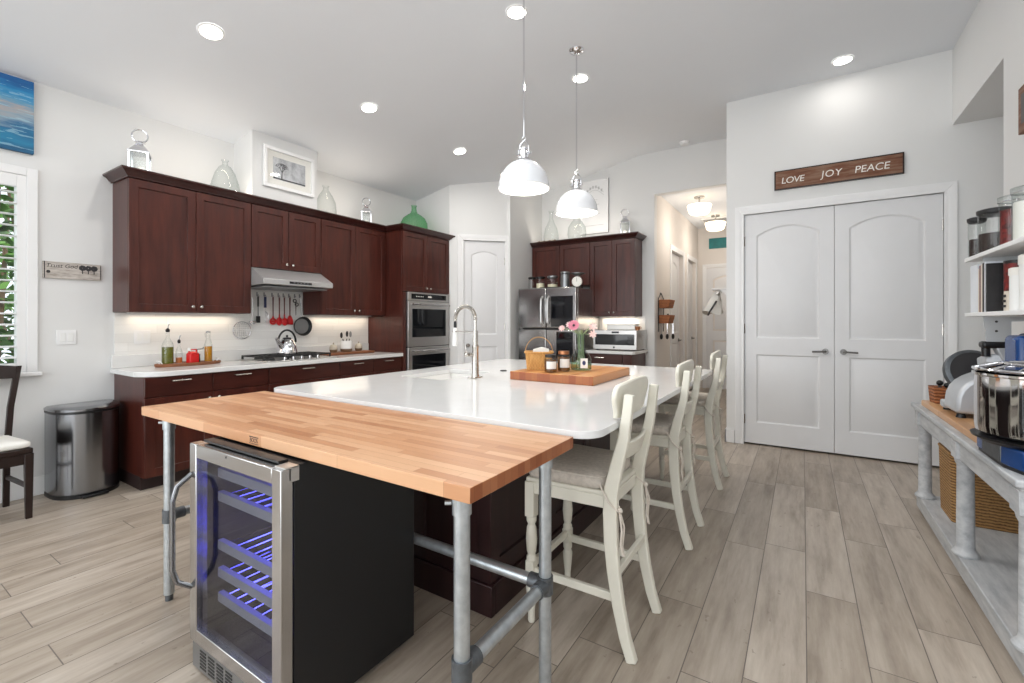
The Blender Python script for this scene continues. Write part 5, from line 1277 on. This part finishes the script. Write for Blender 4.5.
# ---------------------------------------------------------------- bar stools
def make_stool(label):
    t = thing('bar_stool', label, 'bar stool', (-0.775, 1.89, 0), 0, 'cream stools along the island')
    # seat
    pl = [(-0.24, -0.205), (-0.24, 0.205), (0.17, 0.185), (0.17, -0.185)]
    mb = MB(); mb.prism([(-0.235, -0.20), (0.135, -0.18), (0.135, 0.18), (-0.235, 0.20)], 'xy', 0.612, 0.632); mb.build('seat', 'cream', t, bevel=0.006)
    mb = MB()
    mb.sweep([(-0.215, -0.185, 0.588), (0.13, -0.168, 0.588)], 0.022, 0.05, (0, 1, 0)); mb.sweep([(-0.215, 0.185, 0.588), (0.13, 0.168, 0.588)], 0.022, 0.05, (0, 1, 0))
    mb.box(-0.225, -0.17, 0.563, -0.203, 0.17, 0.613); mb.box(0.115, -0.15, 0.563, 0.137, 0.15, 0.613); mb.build('apron', 'cream', t, bevel=0.003)
    # front legs turned
    for y in (-0.18, 0.18):
        mb = MB(); mb.box(-0.24, y-0.022, 0.46, -0.196, y+0.022, 0.613)
        mb.lathe([(0.012, 0.0), (0.016, 0.01), (0.015, 0.05), (0.020, 0.10), (0.024, 0.15), (0.017, 0.165), (0.022, 0.175), (0.022, 0.20)], (-0.218, y, 0), 16)
        mb.box(-0.238, y-0.02, 0.20, -0.198, y+0.02, 0.27)
        mb.lathe([(0.022, 0.27), (0.022, 0.285), (0.016, 0.295), (0.021, 0.31), (0.025, 0.36), (0.021, 0.41), (0.015, 0.425), (0.022, 0.44), (0.022, 0.46)], (-0.218, y, 0), 16)
        mb.build('leg', 'cream', t, bevel=0.002, seg=1)
    # rear posts curve from foot to crest
    prof = [(0.226, 0.0), (0.196, 0.09), (0.172, 0.20), (0.153, 0.32), (0.142, 0.44), (0.137, 0.55), (0.141, 0.64), (0.164, 0.74), (0.192, 0.85), (0.206, 0.95), (0.213, 1.02)]
    for y in (-1, 1):
        mb = MB(); mb.sweep([(x, y*(0.172+0.006*(z < 0.5)), z) for x, z in prof], 0.032, 0.05, (0, 1, 0), None, [0.04, 0.042, 0.046, 0.05, 0.054, 0.056, 0.056, 0.050, 0.042, 0.038, 0.036])
        mb.build('rear_post', 'cream', t, bevel=0.005)
    # crest rail (curved in plan, rounded ends) and lower slat
    def curved(zc, h0, xoff, half, bulge, lean, th, endr):
        loops = []
        N = 18
        for i in range(N+1):
            s = -1+2*i/N; y = half*s; xb = xoff-bulge*s*s+bulge
            hh = h0/2*(1.0 if endr == 0 else (1-endr*abs(s)**4))
            loops.append([(xb-bulge-th/2-lean*0, y, zc-hh), (xb-bulge+th/2, y, zc-hh), (xb-bulge+th/2+lean*2*hh, y, zc+hh), (xb-bulge-th/2+lean*2*hh, y, zc+hh)])
        return MB().loft(loops)
    mb = MB(); NZ, NY = 10, 16; th = 0.02; ws = [0.176, 0.178, 0.183, 0.190, 0.199, 0.207, 0.213, 0.215, 0.212, 0.203, 0.178]; F_, B_ = [], []
    for j in range(NZ+1):
        q = j/NZ; fr_, bk_ = [], []
        for i in range(NY+1):
            s = -1+2*i/NY; y = ws[j]*s; z = 0.922+0.132*q+0.014*(1-s*s)*q; x = 0.166-0.020*s*s+0.012*q
            fr_.append((x, y, z)); bk_.append((x+th, y, z))
        F_.append(fr_); B_.append(bk_)
    for j in range(NZ):
        for i in range(NY):
            mb.face([F_[j][i], F_[j][i+1], F_[j+1][i+1], F_[j+1][i]]); mb.face([B_[j][i], B_[j+1][i], B_[j+1][i+1], B_[j][i+1]])
        for i in (0, NY): mb.face([F_[j][i], B_[j][i], B_[j+1][i], F_[j+1][i]])
    for i in range(NY):
        for j in (0, NZ): mb.face([F_[j][i], F_[j][i+1], B_[j][i+1], B_[j][i]])
    bmesh.ops.remove_doubles(mb.bm, verts=mb.bm.verts, dist=1e-5); mb.build('crest_rail', 'cream', t, bevel=0.005)
    curved(0.785, 0.070, 0.178, 0.165, 0.025, 0.25, 0.018, 0).build('back_slat', 'cream', t, bevel=0.004)
    for y in (-0.178, 0.178): MB().sweep([(-0.21, y, 0.225), (0.185, y*0.985, 0.225)], 0.02, 0.032, (0, 1, 0)).build('side_stretcher', 'cream', t, bevel=0.003)
    MB().box(-0.228, -0.165, 0.232, -0.208, 0.165, 0.264).build('front_stretcher', 'cream', t, bevel=0.003)
    MB().box(0.155, -0.16, 0.31, 0.175, 0.16, 0.342).build('rear_stretcher', 'cream', t, bevel=0.003)
    # cushion
    mb = MB(); loops = []
    for z, k in ((0.634, 0.95), (0.638, 0.985), (0.658, 1.0), (0.682, 0.985), (0.690, 0.93), (0.696, 0.5)):
        loops.append([(-0.055+x*k, y*k*(1-0.06*(x > 0)), z) for x, y in rrect(-0.185, -0.205, 0.165, 0.205, 0.05, 5)])
    mb.loft(loops); cu = mb.build('cushion', 'linen', t, ang=60)
    MB().tube([(-0.055+x, y*(1-0.06*(x > 0)), 0.684) for x, y in rrect(-0.184, -0.204, 0.164, 0.204, 0.05, 5)], 0.004, 6, closed=True).build('piping', 'linen', cu)
    for y in (-1, 1):
        mb = MB(); yy = y*0.172
        mb.tube([(0.10, yy*0.97, 0.655), (0.125, yy-y*0.024, 0.61), (0.168, yy-y*0.012, 0.575), (0.172, yy+y*0.012, 0.565), (0.135, yy+y*0.024, 0.60), (0.10, yy+y*0.022, 0.66)], 0.0035, 6)
        mb.tube([(0.172, yy, 0.57), (0.188, yy+0.012, 0.50), (0.178, yy+0.02, 0.42), (0.184, yy+0.022, 0.38)], 0.004, 6)
        mb.tube([(0.172, yy, 0.57), (0.186, yy-0.010, 0.49), (0.180, yy-0.008, 0.44), (0.19, yy-0.012, 0.40)], 0.004, 6)
        mb.sphere((0.175, yy, 0.565), 0.011, seg=8, rings=6)
        mb.build('cushion_tie', 'tie', cu)
    return t
s0 = make_stool('cream bar stool nearest the camera, beside the pipe-legged table')
dup(s0, (-0.772, 2.915, 0), None, 'middle cream bar stool on the right side of the island')
dup(s0, (-0.765, 4.02, 0), None, 'farthest cream bar stool, at the far right corner of island')

# ---------------------------------------------------------------- left side: trash bin and dining chair
t = thing('trash_bin', 'half-round stainless step trash bin against the left wall', 'trash bin', (-4.79, 1.185, 0))
def dshape(k, n=20, xd=0.33, hy=0.205):
    pts = []
    for i in range(n+1):
        a = -PI/2+PI*i/n; c, s = math.cos(a), math.sin(a)
        pts.append((0.06+(xd-0.06)*k*(abs(c)**0.75), hy*k*(1 if s >= 0 else -1)*abs(s)**0.9))
    return pts+[(0.0+0.06*(1-k), hy*k), (0.0+0.06*(1-k), -hy*k)]
MB().prism(dshape(0.985), 'xy', 0.0, 0.03).build('base', 'black', t)
MB().prism(dshape(0.98), 'xy', 0.03, 0.625).build('body', 'bin_steel', t, bevel=0.004)
MB().prism(dshape(0.99), 'xy', 0.622, 0.64).build('rim', 'black', t)
mb = MB(); mb.loft([[(x, y, 0.64) for x, y in dshape(1.0)], [(x, y, 0.655) for x, y in dshape(1.0)], [(x, y, 0.668) for x, y in dshape(0.92)], [(x, y, 0.672) for x, y in dshape(0.7)]]); mb.build('lid', 'bin_steel', t)
mb = MB(); mb.box(0.30, -0.075, 0.008, 0.365, 0.075, 0.022); mb.build('pedal', 'black', t, bevel=0.004)
t = thing('dining_chair', 'dark wooden dining chair with cream striped seat pad by the window', 'chair', (-4.52, 0.585, 0), 0)
def ch_leg(x, y, dx, dy): return MB().loft([[(x+dx+a*0.016, y+dy+b*0.016, 0) for a, b in ((-1, -1), (1, -1), (1, 1), (-1, 1))], [(x+a*0.022, y+b*0.022, 0.43) for a, b in ((-1, -1), (1, -1), (1, 1), (-1, 1))]])
for x, y in ((0.19, 0.23), (0.19, -0.23)): ch_leg(x, y, 0.004, 0.0).build('leg', 'espresso', t, bevel=0.003)
for y in (-1, 1):
    mb = MB(); mb.sweep([(-0.215, y*0.195, 0.0), (-0.20, y*0.195, 0.25), (-0.195, y*0.20, 0.46), (-0.205, y*0.215, 0.70), (-0.235, y*0.258, 0.985)], 0.034, 0.03, (0, 1, 0)); mb.build('rear_post', 'espresso', t, bevel=0.003)
mb = MB(); mb.prism([(-0.20, -0.20), (0.21, -0.25), (0.21, 0.25), (-0.20, 0.20)], 'xy', 0.43, 0.465); mb.build('seat', 'espresso', t, bevel=0.006)
mb = MB(); mb.box(0.18, -0.21, 0.36, 0.20, 0.21, 0.43); mb.sweep([(-0.18, 0.2, 0.395), (0.19, 0.235, 0.395)], 0.02, 0.07, (0, 1, 0)); mb.sweep([(-0.18, -0.2, 0.395), (0.19, -0.235, 0.395)], 0.02, 0.07, (0, 1, 0)); mb.build('apron', 'espresso', t)
for y in (-1, 1): MB().sweep([(-0.20, y*0.197, 0.21), (0.19, y*0.23, 0.21)], 0.018, 0.025, (0, 1, 0)).build('stretcher', 'espresso', t)
mb = MB(); loops = []
for i in range(13):
    s = -1+2*i/12; y = 0.245*s; x = -0.245+0.03*s*s
    loops.append([(x-0.011, y, 0.90), (x+0.011, y, 0.90), (x+0.009, y, 0.985+0.02*(1-s*s)), (x-0.013, y, 0.985+0.02*(1-s*s))])
mb.loft(loops); mb.build('top_rail', 'espresso', t, bevel=0.004)
for k in (-0.1, 0.0, 0.1):
    mb = MB(); mb.sweep([(-0.195, k*0.9, 0.46), (-0.21, k, 0.70), (-0.24, k*1.1, 0.91)], 0.035, 0.012, (0, 1, 0)); mb.build('back_slat', 'espresso', t)
mb = MB(); loops = []
for z, k in ((0.467, 0.94), (0.475, 1.0), (0.50, 1.0), (0.512, 0.93), (0.515, 0.5)):
    loops.append([(0.01+x*k, y*k*(1+0.1*x/0.2), z) for x, y in rrect(-0.195, -0.225, 0.195, 0.225, 0.04, 5)])
mb.loft(loops); mb.build('seat_pad', 'paper', t, ang=60)

# ---------------------------------------------------------------- sign above the double doors
t = thing('word_sign', 'rustic brown plank sign reading LOVE JOY PEACE above double doors', 'sign', (-0.244, YD-0.001, 2.655))
sw, sh = 1.015, 0.186
MB().box(0, -0.022, 0, sw, 0, sh).build('plank', 'plank_brown', t, bevel=0.003)
mb = MB(); mb.box(-0.004, -0.024, -0.004, sw+0.004, 0, 0.006); mb.box(-0.004, -0.024, sh-0.006, sw+0.004, 0, sh+0.004); mb.box(-0.004, -0.024, 0.006, 0.008, 0, sh-0.006); mb.box(sw-0.008, -0.024, 0.006, sw+0.004, 0, sh-0.006); mb.build('dark_edge', 'espresso', t)
for wd, x, z, s, sp in (('LOVE', 0.155, 0.055, 0.088, 0.9), ('JOY', 0.475, 0.062, 0.092, 1.1), ('PEACE', 0.785, 0.060, 0.092, 0.98)):
    text('lettering', wd, s, 'paper', t, on_y((x, -0.0225, z)), 0.001, shear=0.12, space=sp)

# ---------------------------------------------------------------- right side: buffet, shelves
t = thing('buffet_table', 'long grey-washed buffet table with turned columns along the right wall', 'buffet', (0, 0, 0))
QX0, QX1, QY0, QY1, QZ = 0.635, 1.082, 2.32, 4.19, 0.74
mb = MB(); mb.box(QX0, QY0, QZ-0.028, QX1, QY1, QZ); mb.box(QX0+0.014, QY0+0.014, QZ-0.045, QX1, QY1-0.014, QZ-0.028); mb.build('table_top', 'greywash', t, bevel=0.006)
mb = MB(); mb.box(QX0+0.03, QY0+0.03, 0.605, QX0+0.05, QY1-0.03, QZ-0.045); mb.box(QX0+0.05, QY1-0.05, 0.605, QX1, QY1-0.03, QZ-0.045); mb.box(QX0+0.05, QY0+0.03, 0.605, QX1, QY0+0.05, QZ-0.045); mb.build('apron', 'greywash', t, bevel=0.003)
mb = MB(); mb.box(QX0+0.028, QY0+0.02, 0.03, QX1, QY1-0.02, 0.115); mb.box(QX0+0.045, QY0+0.04, 0.0, QX1, QY1-0.04, 0.03); mb.build('lower_shelf', 'greywash', t, bevel=0.005)
for y in (QY0+0.075, (QY0+QY1)/2-0.06, QY1-0.085):
    for x in (QX0+0.062, QX1-0.05):
        mb = MB(); mb.box(x-0.046, y-0.046, 0.605, x+0.046, y+0.046, QZ-0.046)
        mb.lathe([(0.054, 0.115), (0.054, 0.127), (0.046, 0.138), (0.039, 0.146), (0.036, 0.16), (0.033, 0.57), (0.040, 0.585), (0.044, 0.606)], (x, y, 0), 24)
        mb.build('column_leg', 'greywash', t, bevel=0.002, seg=1)
o = tag(MB().box(0.672, 2.80, QZ+0.0005, 1.075, 4.07, QZ+0.036).build('serving_board', 'board2', bevel=0.004), 'long wooden board lying on the grey-washed buffet', 'board')
ZQ = QZ+0.0365
def wbasket(label, x0, y0, x1, y1, h):
    t = thing('storage_basket', label, 'basket', ((x0+x1)/2, (y0+y1)/2, 0.1155), 0, 'woven baskets on the buffet shelf')
    a, b = (x1-x0)/2, (y1-y0)/2
    mb = MB(); mb.loft([[(x, y, z) for x, y in rrect(-a+q, -b+q, a-q, b-q, 0.03)] for z, q in ((0, 0.008), (h, 0.0), (h, 0.014), (0.012, 0.02))]); mb.build('basket_body', 'wicker', t)
    MB().tube([(x, y, h) for x, y in rrect(-a+0.006, -b+0.006, a-0.006, b-0.006, 0.03)], 0.012, 8, closed=True).build('rim', 'wicker', t)
wbasket('square woven basket on the buffet shelf near the double doors', 0.735, 3.655, 1.045, 3.97, 0.40)
wbasket('square woven basket at the near end of the buffet shelf', 0.75, 2.46, 1.05, 2.72, 0.38)
# small wicker box with black things
t = thing('wicker_caddy', 'small square wicker caddy at the far end of the buffet', 'basket', (0.765, 3.985, ZQ), 0.1)
taper(0.055, 0.055, 0.062, 0.062, 0.105, 0.012).build('basket_body', 'rattan', t)
for i, (x, y, lb) in enumerate(((-0.025, 0.0, 'round black knob sticking up at left in the wicker caddy'), (0.01, -0.01, 'black handle lying in the middle of the wicker caddy'), (0.024, 0.006, 'black handle at the right in the wicker caddy'))):
    q = tag(MB().tube([(0, 0, 0.0), (0.004, 0, 0.08), (0.01, 0, 0.10)], 0.012, 8, [0.009, 0.012, 0.010]).sphere((0.008, 0, 0.108+0.012*(i == 0)), 0.018, seg=12).build('tool_handle', 'black'), lb, 'handle', 'handles in the caddy')
    q.location = (0.765+x, 3.985+y, ZQ+0.008)
# meat slicer
t = thing('meat_slicer', 'silver meat slicer with dark round blade guard on the buffet', 'meat slicer', (0.70, 3.40, ZQ))
mb = MB()
prof = [(0.0, 0.02), (0.30, 0.02), (0.30, 0.17)]
for i in range(9):
    a = PI/2*i/8; prof.append((0.24-0.235*math.sin(a), 0.06+0.165*math.cos(a)**0.8 if i < 8 else 0.08))
mb.prism(prof, 'xz', 0.0, 0.25); mb.xf(Matrix.Scale(1.15, 4, (0, 0, 1))); mb.build('housing', 'cast_alu', t, bevel=0.02, seg=3)
mb = MB(); mb.box(0.0, 0.24, 0.015, 0.28, 0.33, 0.06); mb.build('bed', 'cast_alu', t, bevel=0.01)
for x, y in ((0.03, 0.03), (0.03, 0.30), (0.26, 0.03), (0.26, 0.30)): MB().lathe([(0.022, 0.0), (0.018, 0.02), (0, 0.02)], (x, y, 0), 14).build('foot', 'black', t)
Rm = Matrix.Translation((0.145, 0.31, 0.225)) @ Matrix.Rotation(math.radians(-22), 4, 'X') @ Matrix.Rotation(math.radians(12), 4, 'Z')
MB().lathe([(0.0, -0.02), (0.125, -0.02), (0.138, -0.012), (0.138, 0.02), (0.125, 0.028), (0.0, 0.028)], seg=40, ax='Y').xf(Rm).build('blade_guard', 'galv_fit', t)
MB().lathe([(0.0, -0.024), (0.118, -0.0235), (0.118, -0.0195), (0, -0.0195)], seg=40, ax='Y').xf(Rm).build('guard_face', 'ink', t)
mb = MB(); mb.sweep([(0.14, 0.12, 0.30), (0.14, 0.02, 0.325), (0.25, 0.0, 0.325)], 0.05, 0.055, (0, 0.3, 1)); mb.build('carriage', 'cast_alu', t, bevel=0.008)
mb = MB(); mb.loft([[(0.15, -0.03, 0.39), (0.29, -0.03, 0.39), (0.29, 0.04, 0.39), (0.15, 0.04, 0.39)], [(0.19, -0.03, 0.29), (0.25, -0.03, 0.29), (0.25, 0.04, 0.29), (0.19, 0.04, 0.29)]]); mb.build('food_chute', 'cast_alu', t, bevel=0.006)
MB().box(0.10, -0.035, 0.385, 0.30, 0.045, 0.42).build('pusher_grip', 'black', t, bevel=0.012, seg=3)
MB().cyl((0.14, -0.02, 0.25), (0.22, -0.02, 0.25), 0.028, seg=16).build('knob', 'black', t)
MB().cyl((0.22, -0.02, 0.25), (0.30, -0.03, 0.255), 0.02, seg=16).build('grip', 'black', t)
MB().cyl((0.12, 0.0, 0.34), (0.12, 0.0, 0.42), 0.018, seg=14).build('carriage_knob', 'black', t)
# dough mixer
t = thing('dough_mixer', 'blue spiral dough mixer with polished steel bowl at near end of buffet', 'mixer', (0.645, 2.395, QZ+0.0005))
mb = MB(); mb.prism([(0.0, 0.10), (0.03, 0.0), (0.35, 0.0), (0.40, 0.08), (0.40, 0.40), (0.0, 0.40)], 'xy', 0.012, 0.085); mb.build('base', 'blue_paint', t, bevel=0.006)
MB().box(-0.004, 0.105, 0.014, 0.02, 0.315, 0.088).build('side_cover', 'galv_fit', t, bevel=0.004)
MB().prism([(0.004, 0.10), (0.034, 0.004), (0.346, 0.004), (0.396, 0.08), (0.396, 0.39), (0.004, 0.39)], 'xy', 0.0, 0.012).build('foot_plate', 'black', t)
bc = (0.15, 0.185)
MB().lathe([(0.0, 0.085), (0.19, 0.085), (0.20, 0.095), (0.212, 0.10), (0.215, 0.108), (0.0, 0.108)], (bc[0], bc[1], 0), 48).build('bowl_ring', 'black', t)
MB().lathe([(0.0, 0.112), (0.185, 0.112), (0.20, 0.125), (0.203, 0.15), (0.203, 0.345), (0.21, 0.35), (0.21, 0.358), (0.198, 0.356), (0.196, 0.14), (0.0, 0.125)], (bc[0], bc[1], 0), 56).build('bowl', 'chrome', t)
mb = MB(); mb.torus((bc[0], bc[1], 0.372), 0.205, 0.006, 'Z', 40, 8); mb.torus((bc[0], bc[1], 0.395), 0.13, 0.005, 'Z', 32, 8)
for k in range(14):
    a = 2*PI*k/14; mb.tube([(bc[0]+0.205*math.cos(a), bc[1]+0.205*math.sin(a), 0.372), (bc[0]+0.13*math.cos(a), bc[1]+0.13*math.sin(a), 0.395), (bc[0]+0.04*math.cos(a), bc[1]+0.04*math.sin(a), 0.40)], 0.004, 6)
mb.build('wire_guard', 'chrome', t)
cl = MB().box(0.13, 0.42, 0.04, 0.40, 0.58, 0.50).build('column', 'blue_paint', t, bevel=0.02, seg=3)
MB().box(0.125, 0.385, 0.04, 0.395, 0.585, 0.075).build('column_foot', 'navy_paint', t, bevel=0.004)
MB().box(0.17, 0.30, 0.44, 0.36, 0.58, 0.51).build('head', 'navy_paint', t, bevel=0.02, seg=3)
lb = MB().box(0.175, 0.417, 0.40, 0.26, 0.4205, 0.46).build('rating_label', 'paper', cl)
MB().box(0.195, 0.4155, 0.415, 0.245, 0.4175, 0.445).build('label_patch', 'red_paint', lb)
MB().cyl((bc[0]+0.03, bc[1]+0.08, 0.20), (bc[0]+0.03, bc[1]+0.08, 0.45), 0.012).build('breaker_bar', 'chrome', t)
# shelves
SX0, SX1, SY0, SY1 = 0.785, 1.098, 2.45, 3.62
def shelf(label, z):
    t = thing('wall_shelf', label, 'shelf', (SX0, SY0, z))
    MB().box(0, 0, -0.022, SX1-SX0, SY1-SY0, 0).build('shelf_board', 'trim', t, bevel=0.003)
    for y in (SY1-SY0-0.24, 0.18):
        mb = MB(); mb.prism([(0.02, -0.024), (SX1-SX0-0.001, -0.024), (SX1-SX0-0.001, -0.045), (0.125, -0.05), (0.125, -0.19), (0.035, -0.17)], 'xz', y, y+0.006); b = mb.build('bracket', 'bracket', t)
        MB().cyl((0.07, y-0.001, -0.05), (0.07, y+0.004, -0.05), 0.006, seg=10).cyl((0.07, y-0.001, -0.10), (0.07, y+0.004, -0.10), 0.006, seg=10).build('bracket_hole', 'ink', b)
    return t
Z1, Z2 = 1.352, 1.665
shelf('lower white wall shelf holding the cookbooks', Z1); shelf('upper white wall shelf holding the swing-top jars', Z2)
def put(px, Y):
    q = (px-512)/455.0; a = math.radians(32.6)
    return Y*(-math.sin(a)+q*math.cos(a))/(math.cos(a)+q*math.sin(a))
canister('slim glass jar of dark grains at the far end of the upper shelf', 0.826, 0.036, 0.20, 0.5, 'iron', 3.575, Z2+0.0005, 'coffee')
canister('wide glass canister of coffee beans on the upper shelf', 0.872, 0.074, 0.215, 0.5, 'iron', 3.44, Z2+0.0005, 'coffee')
canister('tall narrow glass jar behind the coffee beans on upper shelf', 0.985, 0.036, 0.25, 0.1, 'grey_metal', 3.50, Z2+0.0005, 'flour')
def swing(label, loc, r, h, cont):
    t = canister(label, loc[0], r, h, 0.8, 'glass', loc[1], loc[2], cont)
    MB().torus((0, 0, h-0.005), r+0.003, 0.003, 'Z', 24, 6).tube([(0, -r-0.004, h-0.07), (0, -r-0.012, h-0.03), (0, -r-0.004, h)], 0.0025, 6).build('swing_clasp', 'chrome', t)
swing('swing-top jar of dark red chillies on the upper shelf', (0.872, 3.225, Z2+0.0005), 0.048, 0.235, 'chilli')
swing('pale swing-top jar at the near end of the upper shelf', (0.885, 3.06, Z2+0.0005), 0.06, 0.24, 'paper')
def book(label, y0, th, h, mat, depth=0.19, x0=0.80):
    t = thing('cookbook', label, 'book', (x0, y0, Z1+0.0005), 0, 'books on the lower shelf')
    c = MB().box(0, 0, 0, 0.004, th, h).box(0.004, 0, 0, depth, 0.003, h).box(0.004, th-0.003, 0, depth, th, h).build('cover', mat, t)
    MB().box(0.006, 0.0035, 0.004, depth-0.005, th-0.0035, h-0.004).build('pages', 'paper', t)
M['book_white'] = plain('book_white', (226, 230, 236), 0.5); M['book_maroon'] = plain('book_maroon', (120, 62, 58), 0.5, 0, 0.2, 30); M['book_black'] = plain('book_black', (34, 32, 34), 0.5, 0, 0.2, 30); M['book_cream'] = plain('book_cream', (222, 212, 198), 0.5)
y = 3.575
for lb, th, h, mt in (('thick pale blue-white binder at the far end of lower shelf', 0.13, 0.262, 'book_white'), ('slim cream book next to the binder on the lower shelf', 0.018, 0.235, 'book_cream'), ('maroon patterned book, second book from the pale binder', 0.022, 0.25, 'book_maroon'), ('white spined book between maroon and black books', 0.024, 0.255, 'book_cream'), ('tall black book with white marks on the lower shelf', 0.03, 0.258, 'book_black'), ('thin white book right of the tall black book', 0.016, 0.262, 'book_white'), ('short-depth black booklet beside the red tin on lower shelf', 0.02, 0.25, 'book_black')):
    y -= th+0.002
    book(lb, y, th, h, mt, 0.06 if 'red tin' in lb else 0.12 if 'thin white' in lb else 0.19)
t = thing('red_tin', 'red and black patterned tin between the books and white jars', 'tin', (0.885, 3.215, Z1+0.0005))
MB().lathe([(0, 0), (0.045, 0), (0.045, 0.10), (0, 0.10)], seg=24).build('lower_band', 'book_cream', t); MB().lathe([(0.0, 0.10), (0.0455, 0.10), (0.0455, 0.235), (0, 0.235)], seg=24).build('upper_band', 'chilli', t); MB().lathe([(0, 0.235), (0.047, 0.235), (0.047, 0.25), (0, 0.25)], seg=24).build('lid', 'black', t)
mb = MB()
for k, z in enumerate((0.02, 0.045, 0.07)):
    mb.box(-0.048, -0.02, z, -0.0445, 0.012, z+0.012)
mb.build('label_marks', 'ink', t)
def wjar(label, y, r, h, x=0.87):
    t = thing('white_canister', label, 'canister', (x, y, Z1+0.0005), 0, 'white canisters')
    MB().lathe([(0, 0), (r, 0), (r, h*0.82), (0, h*0.82)], seg=28).build('body', 'white_plastic', t); MB().lathe([(0, h*0.82), (r+0.003, h*0.82), (r+0.003, h*0.98), (r*0.9, h), (0, h)], seg=28).build('lid', 'paper', t)
wjar('shorter white canister beside the red tin on lower shelf', 3.10, 0.042, 0.205); wjar('taller white canister at the near end of the lower shelf', 2.99, 0.055, 0.255, 0.885)
t = thing('wall_picture', 'dark brown framed picture high on the right wall', 'picture', (XR-0.001, 3.30, 2.40))
MB().box(-0.03, 0, 0, 0, 0.57, 0.27).build('frame', 'plank_brown', t, bevel=0.004); MB().box(-0.032, 0.05, 0.05, -0.028, 0.52, 0.22).build('print', 'espresso', t)
